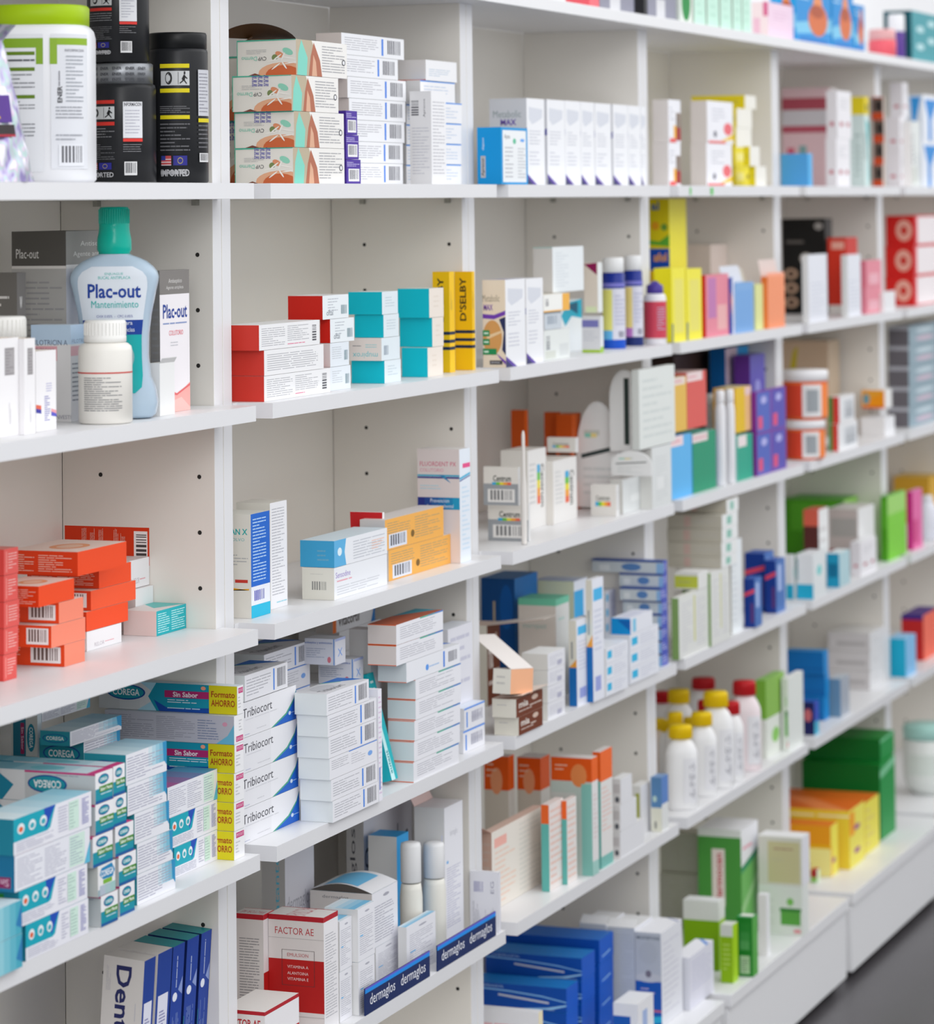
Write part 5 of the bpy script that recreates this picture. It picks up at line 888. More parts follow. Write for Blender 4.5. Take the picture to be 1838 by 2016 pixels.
# third unit
box('deep_blue_carton', 'deepblue', 4, .09, 949, 1015, 1060, 1140, 'large deep blue carton at the back left of the third unit', 'carton')
box('mint_lid_carton', 'minttop', 4, .016, 1022, 1096, 1122, 1180, 'tall beige carton with mint green lid', 'carton')
whs, _ = stack('printed_white_carton', 'whtmulti', 4, 1418, [(.04, 1078, 1112)]*4, 1288, 'white printed carton, {} of four beside the brown-fronted cartons', 'carton', 'white printed cartons of the third unit')
br, bz = stack('brown_fronted_carton', 'brownfront', 4, 1449, [(973, 1021, 1068), (969, 1016, 1068)], 1375, 'cream carton with brown printed front, {} of two', 'carton', 'brown-fronted cartons')
flap(br[1], br[1].dimensions.x, br[1].dimensions.y, br[1]['_h'], 'B', 172, .045, 'ead8cc', 'c4a898')
cb = box('open_cream_carton', 'creambox', 4, near(4, 1449, 1021).y+.002, .028, 1004, 1048, .034, 'open cream carton with orange inside, tilted on the brown-fronted cartons', 'carton', ang=-8, zb=bz+.006, tilt=(0, 6))
flap(cb, cb.dimensions.x, cb.dimensions.y, cb['_h'], 'F', 146, .078, 'e6dfdb', 'cfc4bc', 0, 'open_lid')
rb = box('open_brown_carton', 'brownfront', 4, .085, .05, 960, 985, 1232, 'brown and cream carton with raised lid at the left back of the third unit', 'carton')
flap(rb, rb.dimensions.x, rb.dimensions.y, rb['_h'], 'F', 8, .09, 'e4d8d0', 'b08c78', 0, 'open_lid')
box('slim_blue_carton', 'slimblue', 4, 1391, 1124, 1136, 1162, 1222, 'slim upright white carton with blue lower edge, nearer and shorter of two', 'carton', group='slim blue-based cartons')
box('slim_blue_carton', 'slimblue', 4, 1383, 1158, 1168, 1190, 1142, 'slim upright white carton with blue lower edge, farther and taller of two', 'carton', group='slim blue-based cartons')
box('blue_label_carton', 'bluewh2', 4, .035, 1054, 1132, 1158, 1145, 'pale green and blue carton behind the mint-lidded and slim blue-based cartons', 'carton')
stack('cyan_marked_carton', 'cyanmark', 4, 1372, [(.04, 1193, 1236)]*3, 1277, 'white carton with cyan mark, {} of the nearer stack of three', 'carton', 'cyan-marked cartons')
stack('cyan_marked_carton', ['cyanmark', 'cyanmark', 'cyanmark', 'cyanopen'], 4, 1348, [(.04, 1241, 1297), (.04, 1240, 1296), (.04, 1240, 1296), (1203, 1241, 1284)], 1218, 'white and cyan carton, {} of the farther stack with a blue open one', 'carton', 'cyan-marked cartons')
stack('cyan_marked_carton', 'cyanmark', 4, .05, [(.04, 1192, 1222)]*5, 1165, 'white cyan-marked carton behind the nearer cyan stack, {} one', 'carton', 'cyan-marked cartons')
stack('tooth_carton', 'tooth', 4, 1312, [(1226, 1303, 1325), (1224, 1302, 1324), (1224, 1302, 1324), (1226, 1302, 1323), (1226, 1303, 1323), (1220, 1300, 1320), (1219, 1305, 1326), (1165, 1306, 1327)], 1106, 'white carton with blue tooth picture and violet side, {} of eight', 'carton', 'blue tooth cartons')
# fourth unit
Yl = -.03
box('lime_white_carton', 'limewhite', 4, 1300, 1328, 1337, 1395, 1178, 'white carton with lime stripe, nearest on the fourth shelf of its unit', 'carton')
box('lime_white_carton', 'limewhite', 4, 1275, .05, 1397, 1437, 1130, 'white carton with lime stripe, taller one behind the nearest', 'carton')
box('lime_label_carton', 'limelabel', 4, near(4, 1300, 1337).y+.0, 1328, 1374, 1394, 1128, 'small carton with lime label lying on the nearest lime-striped carton', 'carton', zb=ZP(1337, near(4, 1300, 1337).y, 1178)+.001)
stack('beige_flat_carton', 'beigestack', 4, near(4, 1275, 1397).y-.0, [(1315, 1420, 1450), (1314, 1420, 1451), (1313, 1421, 1452), (1314, 1421, 1452), (1330, 1430, 1453)], 988, 'flat beige-grey carton, {} of five piled on the lime-striped cartons', 'carton', 'flat beige-grey cartons', zb=ZP(1397, near(4, 1275, 1397).y, 1129)+.001)
box('tall_white_carton', 'tallbox', 4, -.035, .02, 1441, 1462, 1066, 'tall narrow white carton right of the lime-striped cartons', 'carton')
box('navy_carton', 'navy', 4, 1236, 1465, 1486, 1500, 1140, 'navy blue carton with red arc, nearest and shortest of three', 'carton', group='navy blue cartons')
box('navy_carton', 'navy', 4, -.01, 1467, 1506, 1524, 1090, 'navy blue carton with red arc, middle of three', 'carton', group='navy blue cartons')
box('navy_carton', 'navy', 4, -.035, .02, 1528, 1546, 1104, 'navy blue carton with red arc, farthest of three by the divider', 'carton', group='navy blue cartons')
# fifth unit
box('green_carton', 'greenlight', 4, .05, 1546, 1662, 1690, 985, 'large bright green carton at the back of the fifth unit', 'carton')
box('brown_red_carton', 'browncard', 4, .0, 1583, 1613, 1632, 1004, 'dark brown carton with red top in front of the green carton', 'carton')
box('grey_red_carton', 'greycard', 4, -.015, 1630, 1690, 1722, 1003, 'grey and dark red carton right of the brown one', 'carton')
box('cyan_base_carton', 'cyanbase', 4, 1180, 1545, 1562, 1566, 1093, 'white carton with cyan base, narrower one by the fourth divider', 'carton', group='cyan-based white cartons')
box('cyan_base_carton', 'cyanbase', 4, 1180, 1568, 1601, 1625, 1092, 'white carton with cyan base, wider one', 'carton', group='cyan-based white cartons')
box('cyan_carton', 'cyanfull', 4, 1157, 1627, 1652, 1673, 1090, 'cyan carton with darker centre before the grey and red carton', 'carton')
box('white_carton', 'whitered', 4, -.04, .02, 1694, 1725, 1068, 'white carton with dark red dots on the fourth shelf', 'carton')
box('green_carton', 'greenlight', 4, -.03, 1735, 1748, 1784, 978, 'tall light green carton in front of the fifth divider', 'carton')
# sixth unit
box('magenta_carton', 'magenta', 4, -.03, 1790, 1797, 1816, 968, 'magenta carton at the right edge of the photo', 'carton')
box('gold_tray_carton', D('gold2', ('d8a830', 'c8982c', 'e0b848'), None) or 'gold2', 4, .06, 1760, 1830, 1860, 940, 'wide golden carton behind the magenta one', 'carton')
# ---- fifth shelf
gd = 'white dental cartons leaning'
for i, (xl, xb, xr, yt, ds, lb) in enumerate([(205, 283, 305, 1890, 'dentwhite', 'white-sided dental carton with big dark lettering, nearest of the leaning five'), (236, 310, 338, 1876, 'dentwhite', 'white and blue dental carton with barcode, second of the leaning five'),
        (264, 340, 363, 1862, 'dentblue', 'dark blue dental carton, middle of the leaning five'), (293, 368, 391, 1848, 'dentblue', 'dark blue dental carton, fourth of the leaning five'), (323, 396, 420, 1835, 'dentblue', 'dark blue dental carton, nearest the divider of the leaning five')]):
    H = (z_at(Vector((along(Vector((0, .0, ROWZ[5]+.15)), Vector((1, 0, 0)), xb), .0, 0)), yt+16)-ROWZ[5])/math.cos(math.radians(8))
    box('dental_carton', ds, 5, .02, .050, xb-15, xr-15, float(H), lb, 'carton', group='leaning dental cartons', tilt=(4, 0), zb=ROWZ[5]+.003)
# second unit
D('factor_low', ('e9e7ea', 'e0dcda', 'e4dfdc'), lambda f, s, t: (s.r(0, .93, 1, 1, 'b0202c'), s.t('FACTOR AE', .12, .68, .9, .84, 'b8323a', 0, True), f.r(0, .93, 1, 1, 'b0202c'), s.r(0, 0, 1, .5, 'b5201f'), f.r(0, 0, 1, .45, 'b5201f')))
fa = box('emulsion_carton', 'factor', 5, 2036, 530, 639, 667, 1807, 'white and red emulsion carton with boxed text, in front', 'carton')
Yf = near(5, 2036, 639).y
box('emulsion_carton', 'factor_back', 5, Yf+.07, 464, 526, .03, 1802, 'white and red emulsion carton seen from its printed side, behind the front one', 'carton')
box('emulsion_carton', 'factor_low', 5, 2100, 436, 522, 589, 1993, 'low white and red emulsion carton at the bottom photo edge', 'carton')
dz = 'white skin care cartons'
stack('skin_care_carton', 'derm', 5, 2014, [(.05, 669, 693)]*2, 1815, 'white fine-print carton, {} of two directly behind the emulsion carton', 'carton', dz)
stack('skin_care_carton', 'derm', 5, 2007, [(.045, 694, 738)]*2, 1797, 'white fine-print carton with blue top, {} of two at the shelf middle', 'carton', dz)
bg, bz2 = stack('skin_care_carton', ['derm', 'dermbig'], 5, 1945, [(.07, 740, 786), (611, 733, 783)], 1757, 'white carton with blue fade on top, {} of the pair with the bulging lid', 'carton', dz, hs=(.8, 1.1))
q = MB(); Lb, Wb = bg[1].dimensions.x, bg[1].dimensions.y
q.grid(lambda u, v: (-Lb/2+Lb*u, -Wb/2+Wb*v, .0005+.010*math.sin(math.pi*v)), 1, 12, mat('e9e9ed')); q.grid(lambda u, v: (-Lb/2+Lb*(.06+.8*u), -Wb/2+Wb*(.25+.55*v), .0009+.010*math.sin(math.pi*(.25+.55*v))), 1, 8, mat('6fbbe4'))
q.face([(-Lb/2, -Wb/2+Wb*i/12, .0005+.010*math.sin(math.pi*i/12)) for i in range(12, -1, -1)], mat('55504c')); q.build('bulging_lid', bg[1], (0, 0, bg[1]['_h']))
box('skin_care_carton', 'derm', 5, 1928, 784, 801, 858, 1826, 'low white fine-print carton with blue top behind the near navy strip', 'carton')
box('skin_care_carton', 'bottleside', 5, 1858, 818, 877, 913, 1592, 'tallest white fine-print carton near the second divider', 'carton', flaps=[('B', 62, .05, 'e8ccc8', 'd8a8a4', .3)])
box('skin_care_carton', 'ghost', 5, 1836, .042, 982, 991, 1718, 'white carton with upside-down barcode at the shelf end', 'carton')
box('skin_care_carton', 'dermtall', 5, .085, 684, 718, 817, 1590, 'tall grey-shaded carton with script lettering at the back', 'carton')
box('skin_care_carton', 'dermcyan', 5, .035, 727, 783, 806, 1648, 'white carton with bright blue side behind the pump bottles', 'carton')
box('skin_care_carton', 'dermback', 5, .09, 517, 563, 620, 1672, 'shaded carton with script lettering behind the emulsion cartons', 'carton')
def strip(xa, xb, Ys, lab):
    A = Vector((along(Vector((0, Ys, ROWZ[5])), Vector((1, 0, 0)), xa), Ys, ROWZ[5]+.0004)); Ls = along(A, Vector((1, 0, 0)), xb); h = .033; q = MB()
    q.box((0, 0, 0), (Ls, .0015, h), mat('14285c')); F_ = Face(q, lambda u, v, k: (Ls*u, -EPS*k, h*v))
    F_.r(0, .8, 1, 1, '1f8ce4'); F_.r(0, .94, 1, 1, '6a5cc8'); F_.t('dermaglos', .07, .16, .45, .70, 'e8eaf2'); F_.t('dermaglos', .54, .16, .93, .70, 'e8eaf2')
    tag(q.build('shelf_strip', None, A), lab, 'shelf label strip', 'navy shelf strips')
strip(719, 846, -.0462, 'navy and blue shelf strip with white script, nearer one at the shelf middle')
strip(861, 976, -.0462, 'navy and blue shelf strip with white script, farther one near the second divider')
# third unit, fifth shelf
box('cream_peach_carton', 'bigcream', 5, 1796, 949, 969, 1071, 1640, 'large cream carton with peach text at the front of the third unit', 'carton', flaps=[('S', 20, .04, 'd8b8a8', 'c09888')])
box('salmon_print_carton', 'salmonprint', 5, 1756, 1073, 1082, 1110, 1585, 'slim white carton with teal and orange edge, nearer of two', 'carton', group='slim salmon-print cartons')
box('salmon_print_carton', 'salmonprint', 5, 1742, 1112, 1117, 1136, 1577, 'slim white carton with teal and orange edge, farther of two', 'carton', group='slim salmon-print cartons')
box('orange_top_carton', 'orangetop', 5, .085, 955, 1003, 1014, 1490, 'carton with orange upper band, leftmost at the back', 'carton', group='orange-banded cartons')
box('orange_top_carton', 'orangetop', 5, .05, 1020, 1066, 1084, 1493, 'carton with orange upper band, second from left at the back', 'carton', group='orange-banded cartons')
box('orange_top_carton', 'orangetall', 5, 1725, 1087, 1167, 1179, 1494, 'widest carton with orange upper band and teal side strip', 'carton', group='orange-banded cartons')
box('orange_top_carton', 'orangetall2', 5, 1711, 1176, 1184, 1207, 1481, 'narrow carton with orange upper band, rightmost of the orange ones', 'carton', group='orange-banded cartons')
stack('small_white_carton', 'whitespark', 5, 1690, [(1204, 1221, 1268), (1204, 1221, 1253), (1204, 1222, 1244)], 1535, 'small white carton with grey splash, {} of three', 'carton', 'small white splash cartons')
box('olive_panel_carton', 'olive', 5, -.02, 1243, 1262, 1281, 1548, 'white carton with olive green panel next to the small white stack', 'carton')
box('blue_cap_carton', 'bluehalf', 5, 1638, 1282, 1303, 1316, 1531, 'white carton with blue upper half at the third divider', 'carton')
# fourth unit, fifth shelf
box('green_white_carton', D('greenhalf', ('e2e6de', '7cb848', '8cc060'), lambda f, s, t: (f.r(0, .5, 1, 1, '88b850'), f.e(.5, .25, .2, .1, '8ac860', 10), s.r(0, .5, 1, 1, '78b03c'), s.r(0, 0, 1, .5, 'e0e4dc'))) or 'greenhalf', 5, -.02, 1489, 1509, 1545, 1340, 'white carton with green upper half behind the bottles', 'carton')
box('white_print_carton', 'whitegreen', 5, -.035, 1543, 1552, 1582, 1336, 'white printed carton just before the fourth divider', 'carton')
# fifth unit
stack('blue_carton', 'bluedeep2', 5, -.01, [(1547, 1622, 1632), (1548, 1624, 1632), (1547, 1621, 1630)], 1283, 'bright blue carton, {} of three behind the fourth divider', 'carton', 'bright blue cartons')
box('mixed_blue_carton', 'mixblue', 5, 1448, 1578, 1603, 1612, 1383, 'small dark blue and cyan carton at the shelf front', 'carton')
stack('grey_white_carton', 'greywhite', 5, -.0, [(1630, 1712, 1740)]*3, 1247, 'grey-white carton, {} of three right of the blue ones', 'carton', 'grey-white cartons')
box('steel_blue_carton', 'steel', 5, -.03, 1632, 1655, 1672, 1337, 'small steel blue carton in front of the grey-white cartons', 'carton')
box('cyan_light_carton', 'cyanb', 5, -.03, 1748, 1783, 1803, 1258, 'cyan and light blue carton at the fifth divider', 'carton')
box('red_purple_carton', 'redpurple', 5, -.01, 1775, 1818, 1850, 1212, 'red carton with purple edge at the right photo edge', 'carton')
# ---- base shelf
ya = near(6, 2092, 1115).y
stack('blue_long_carton', 'azul', 6, 2092, [(.155, 1115, 1138)]*3, 1947, 'long royal blue carton with pale stripes, {} of the front pile', 'carton', 'long royal blue cartons')
stack('blue_long_carton', 'azul', 6, ya+.0, [(.155, 1145, 1171)]*4, 1888, 'long royal blue carton with pale stripes, {} of the second pile', 'carton', 'long royal blue cartons')
stack('blue_long_carton', 'azulplain', 6, ya+.0, [(.155, 1180, 1207)]*4, 1852, 'plain royal blue carton, {} of the rear pile', 'carton', 'plain royal blue cartons')
Ymi = -.075
mi_ = box('lotion_carton', 'miote', 6, Ymi, 1252, 1303, 1344, 1838, 'tall grey and blue lotion carton facing forward on the base', 'carton')
P0 = near(6, Ymi, 1303); Wm = along(P0, Vector((0, 1, 0)), 1252)
box('lotion_carton', 'miofine', 6, Ymi+Wm+.001, 1197, 1251, .09, 1828, 'grey fine-print lotion carton left of the blue-based one', 'carton', flaps=[('S', 150, .02, 'e6e6e6')])
box('lotion_carton', 'miofine', 6, Ymi+2*Wm+.002, 1143, 1198, .09, 1821, 'grey fine-print lotion carton farthest left of the lotion cartons', 'carton', flaps=[('S', 150, .02, 'e6e6e6')])
box('blue_banded_carton', 'lowblue', 6, 2078, 1208, 1256, 1287, 1978, 'low white carton with blue band at the bottom edge of the photo', 'carton')
box('violet_print_carton', 'violetprint', 6, -.085, .03, 1358, 1405, 1886, 'white carton with faint violet print right of the lotion carton', 'carton')
box('yellow_front_carton', 'yellowfront', 6, 2160, 913, 1062, 1070, 1994, 'white and blue carton cut by the bottom edge of the photo', 'carton')
box('grey_print_carton', 'greystack', 6, .07, 1300, 1374, 1390, 1722, 'grey fine-print carton, lower one at the back of the fourth unit', 'carton')
box('grey_print_carton', 'greystack', 6, .07, 1300, 1374, 1390, 1642, 'grey fine-print carton, upper one at the back of the fourth unit', 'carton', zb=ZP(1374, .07, 1721))
box('green_tall_carton', 'greentall', 6, -.03, 1376, 1461, 1494, 1635, 'tall green carton with white top and red lettering', 'carton')
box('lime_carton', 'limebox', 6, -.055, 1346, 1416, .035, 1776, 'lime green carton with grey top, larger of two', 'carton')
box('lime_carton', 'limefront', 6, -.10, 1419, 1443, .03, 1822, 'lime green upright carton left of the dark green slim one', 'carton')
box('green_slim_carton', 'greenslim', 6, 1924, 1451, 1482, 1492, 1807, 'slim dark green carton with pale barcode patch on the base front', 'carton')
stack('olive_white_carton', ['whitegreen', 'whiteolive'], 6, 1843, [(1494, 1580, 1592), (1493, 1579, 1594)], 1650, 'white carton with coloured panel, {} of two right of the green cartons', 'carton', 'panelled white cartons')
box('white_carton', 'plain', 6, -.10, 1493, 1510, 1516, 1762, 'narrow white carton between slim dark green and panelled cartons', 'carton')
box('red_green_carton', D('redgreen', ('cfe0c0', 'a02828', 'c04040'), lambda f, s, t: (s.r(0, 0, 1, .4, '8ac060'))) or 'redgreen', 6, -.03, 1596, 1608, 1614, 1713, 'narrow dark red and green carton beside the panelled ones', 'carton')
box('yellow_orange_carton', 'yellowor', 6, 1727, .12, 1636, 1650, 1627, 'smaller yellow and orange carton with purple marks, in front', 'carton')
box('yellow_orange_carton', 'yellowor2', 6, -.06, .21, 1673, 1702, 1597, 'large yellow and orange carton with purple marks, behind the smaller', 'carton')
box('yellow_orange_carton', 'yellowor3', 6, -.055, .21, 1703, 1731, 1582, 'large yellow carton next to the green pack', 'carton')
box('green_pack', 'greenpack', 6, -.05, .16, 1734, 1763, 1505, 'lower dark green pack right of the yellow cartons', 'pack')
box('green_pack', 'greenpack', 6, -.045, .16, 1733, 1760, 1455, 'upper dark green pack right of the yellow cartons', 'pack', zb=ZP(1734, -.05, 1505)+.001)
# ================================================================== round things
def jar(name, row, Y, xl, xr, yt, label, parts, cat='jar', group=None, zb=None, sy=1., rot=None, pw=2.):
    """parts: (part name, profile [(radius share, height share)], material(s)); printing: callable(MB, r, H) on the first part"""
    c, r, H = round_at(row, Y, xl, xr, yt, zb)
    root = empty(name, c, label, cat, group, FACING if rot is None else rot)
    for p in parts:
        mb = MB(); prof = [(a*r, b*H) for a, b in p[1]]
        lathe(mb, prof, p[2], 40, 1, sy, p[4] if len(p) > 4 else pw)
        if len(p) > 3 and p[3]: p[3](mb, r, H)
        mb.build(p[0], root)
    return root, r, H
PL = lambda h, r=.3: mat(h, r, 0, 'plastic')
def tub_print(bar, col2, H0, H1, U=(-.18, 1.), V=None):
    def fn(mb, r, H):
        f0 = cylface(mb, r*1.0, H*H0, H*H1, r*1.5); g0 = f0.f
        f = Face(mb, lambda u, v, k: g0(U[0]+u*U[1], v, k), True)
        vm = V or (lambda v: v)
        def R(u0, v0, u1, v1, h): f.r(u0, vm(v0), u1, vm(v1), h)
        f.l(.04, .02, .62, .10, 1, 'b0b0b4'); R(.04, .84, .62, .88, bar); R(.04, .60, .62, .64, bar)
        if V: f.r(.04, .475, .62, .505, bar)
        R(.06, .67, .62, .81, 'c4c6c8'); f.e(.22, vm(.74), .07, .05, '2c2c2e', 14); f.e(.22, vm(.74), .035, .025, 'c4c6c8', 10); R(.40, .68, .41, .80, '4a4a4c')
        f.e(.525, vm(.79), .018, .014, '1c1c1e', 10)
        for q in ([(.47, .735), (.51, .775), (.54, .765), (.53, .72), (.49, .71)], [(.53, .765), (.58, .74), (.575, .73), (.53, .745)], [(.50, .72), (.53, .72), (.57, .69), (.56, .68)], [(.49, .72), (.50, .71), (.44, .685), (.43, .695)]): f.p([(a, vm(b)) for a, b in q], '1c1c1e')
        f.l(.04, vm(.46) if not V else .52, .62, vm(.58) if not V else .58, 4, '77777b'); f.l(.04, .22, .62, .40 if not V else .45, 8, '66666a')
        f.r(.06, .115, .26, .19, 'b84a4c'); f.r(.06, .155, .15, .19, '303a88'); [f.r(.15 if q > 1 else .06, .115+.022*q, .26, .122+.022*q, 'd8c8cc') for q in range(3)]
        f.r(.30, .115, .56, .19, '2c2c84'); f.e(.43, .152, .05, .025, 'c0b040', 12); f.e(.43, .152, .043, .020, '2c2c84', 12)
        f.t('IMPORTED', .06, .03, .60, .085, 'b4b4b8', 0, True)
        if V: f.r(.80, .5, 1.16, .86, 'c4c5cc'); f.l(.82, .52, 1.1, .84, 12, '8a8a94'); f.r(.8, .45, 1.16, .48, col2); f.l(.8, .24, 1.1, .44, 6, '66666a'); f.r(.82, .14, 1.1, .21, 'd8d8da'); f.b(.82, .14, 1.1, .21, '4a4a4e', None)
        else: f.r(.78, .46, 1.16, .86, 'dcdde2'); f.t('INFORMACION', .8, .81, 1.14, .85, '3a3a40', 0, True); f.l(.82, .5, 1.1, .78, 8, 'b4b4c0'); f.r(.78, .42, 1.16, .455, col2); f.l(.78, .3, 1.14, .4, 4, '77777b'); f.r(.8, .05, 1.04, .2, 'd8d8da'); f.b(.8, .05, 1.04, .2, '3a3a3e', None)
    return fn
BK = PL('232427', .32)
jb = [(.93, 0), (1, .015), (1, .80), (.96, .84), (.9, .86)]
# big white tub with lime lid
def wprint(mb, r, H):
    f0 = cylface(mb, r*1.002, H*.06, H*.83, r*2.0, 3.2)
    f = Face(mb, lambda u, v, k: f0.f(.235+(u-.12)*1.028 if u < .5 else .66+(u-.54)*.74, v, k), True)
    f.r(.12, 0, .48, 1.0, 'dfe1e6'); f.r(.55, .02, 1.0, 1.0, 'dcdee4')
    f.r(.13, .90, .48, .97, '7ea326'); f.r(.42, .78, .48, .92, '7ea326'); f.r(.54, .92, 1.0, .97, '8cb030'); f.r(.54, .78, .62, .97, '86aa2c')
    for v in (.86, .745, .545): f.r(.16, v-.013, .41, v+.013, '5f7d1c')
    f.l(.16, .45, .41, .52, 3, '8e9096'); f.l(.16, .6, .41, .72, 4, '8e9096'); f.l(.16, .25, .41, .36, 4, '8e9096'); f.l(.16, .79, .41, .83, 1, '55585e')
    f.t('INFORMACION', .70, .87, .93, .89, '6a6a74'); f.l(.71, .5, .92, .85, 13, 'a4a8b0'); f.t('ENER', .62, .5, .67, .62, '3a3a3e', 90, True); f.l(.62, .62, .66, .84, 1, '8a8a92', 1)
    f.l(.60, .38, .93, .48, 4, '9a9ca4'); f.l(.60, .22, .9, .28, 2, 'a4a6ae'); f.b(.63, .04, .92, .2, '66666c', 'e2e4ea')
jar('protein_tub', 1, .035, -32, 187, 14, 'large white tub with lime green lid on the eye-level shelf', [
    ('body', [(.95, 0), (1, .02), (1, .82), (.97, .86), (.9, .885)], PL('e9eaee', .35), wprint, 3.2),
    ('lid', [(.86, .87), (.9, .87), (.905, .99), (.88, 1), (.1, 1)], PL('a3c414', .4), None, 2.6)], 'tub')
jar('supplement_tub', 1, .045, 172, 308, 126, 'short black tub with silver printed lid wrap, beneath another black tub', [
    ('body', jb[:2]+[(1, .79), (.97, .82), (.9, .83)], BK, tub_print('c8342c', 'd83a34', .03, .78)),
    ('lid', [(.9, .82), (.92, .82), (.92, .99), (.88, 1), (.1, 1)], mat('8c8f94', .35, .6, 'metal'), lambda mb, r, H: [(lambda f: [f.t('ENER', .02+.2*i, .1+.3*j, .16+.2*i, .25+.3*j, '4a4c52', 0, True) for i in range(5) for j in range(3)])(cylface(mb, r*.925, H*.83, H*.99, r*1.9))] and None)], 'tub')
zt_ = ROWZ[1]+round_at(1, .045, 172, 308, 126)[2]
jar('supplement_tub', 1, .045, 172, 294, -75, 'black tub stacked on the silver-lidded black tub, cut by the top of the photo', [
    ('body', jb, BK, tub_print('c8342c', 'd83a34', .05, .80)), ('lid', [(.9, .85), (.93, .85), (.93, .99), (.9, 1), (.1, 1)], BK, None)], 'tub', zb=zt_+.001)
jar('supplement_tub', 1, .008, 293, 411, 66, 'tall black tub with yellow bars beside the first divider', [
    ('body', [(.95, 0), (1, .012), (1, .87), (.97, .89), (.9, .895)], BK, tub_print('d8c81c', 'd8c81c', .02, .87, (.1, 1.15), lambda v: .905+(v-.88)*.8 if v > .5 else v)),
    ('lid', [(.93, .89), (.97, .895), (.97, .985), (.94, 1), (.1, 1)], PL('18191b', .35), None)], 'tub')
# foil bag
def foil():
    c, r, H = round_at(1, -.012, -78, 64, 50)
    root = empty('foil_gift_bag', c, 'crumpled iridescent silver foil bag at the left photo edge', 'bag', None, FACING)
    fm = mat('c4c0d0', .35, .6, 'foil'); nt = fm.node_tree; bs = nt.nodes['Principled BSDF']
    n1 = nt.nodes.new('ShaderNodeTexNoise'); n1.inputs['Scale'].default_value = 8; n1.inputs['Detail'].default_value = 1
    cr = nt.nodes.new('ShaderNodeValToRGB'); cr.color_ramp.elements[0].position = .36; cr.color_ramp.elements[0].color = (*lin('8f84b4'), 1); cr.color_ramp.elements[1].position = .64; cr.color_ramp.elements[1].color = (*lin('dcdce6'), 1)
    for p_, h_ in ((.45, 'b8b2cc'), (.52, 'a9c4c0'), (.58, 'cbb6cc')): e_ = cr.color_ramp.elements.new(p_); e_.color = (*lin(h_), 1)
    bp = nt.nodes.new('ShaderNodeBump'); bp.inputs['Strength'].default_value = .5; bp.inputs['Distance'].default_value = .004
    nt.links.new(n1.outputs[0], cr.inputs[0]); nt.links.new(cr.outputs[0], bs.inputs['Base Color']); nt.links.new(n1.outputs[0], bp.inputs['Height']); nt.links.new(bp.outputs[0], bs.inputs['Normal'])
    mb = MB(); rr = random.Random(3); ns, nr = 48, 30
    def fp(u, t):
        a = u*math.tau; rad = r*((1-t)**.85*.94+.06) if t < .9 else r*(.19+.35*(t-.9)*10)
        k = 1+.035*math.sin(a*9+t*14)+.025*math.sin(a*5-t*23)
        return (rad*k*math.cos(a), rad*k*math.sin(a), H*t)
    mb.grid(fp, ns, nr, fm, True, True); mb.face([fp(i/ns, 0) for i in range(ns)][::-1], fm)
    mb.build('pouch', root)
    q = MB(); f = Face(q, lambda u, v, k: ((1.02*r*.96*(1-(.3+.25*v))**.8+r*.08)*math.sin((u-.5)*1.3)*1.02, -(1.04*r*.96*(1-(.3+.25*v))**.8+r*.09)*math.cos((u-.5)*1.3)*1.02-EPS*k, H*(.3+.25*v)), True)
    f.r(0, .3, 1.1, 1, '5a3c8c'); f.t('A', .35, .4, .75, .9, 'd8b02c', 0, True); f.r(0, 0, 1.15, .25, '3a3436'); f.r(0, -.06, 1.15, 0, 'a83040'); q.build('label', root)
    q = MB(); lathe(q, [(r*.14, H*.86), (r*.17, H*.88), (r*.14, H*.9)], mat('c8902c', .3, .8, 'metal'), 16); q.build('tie', root)
foil()
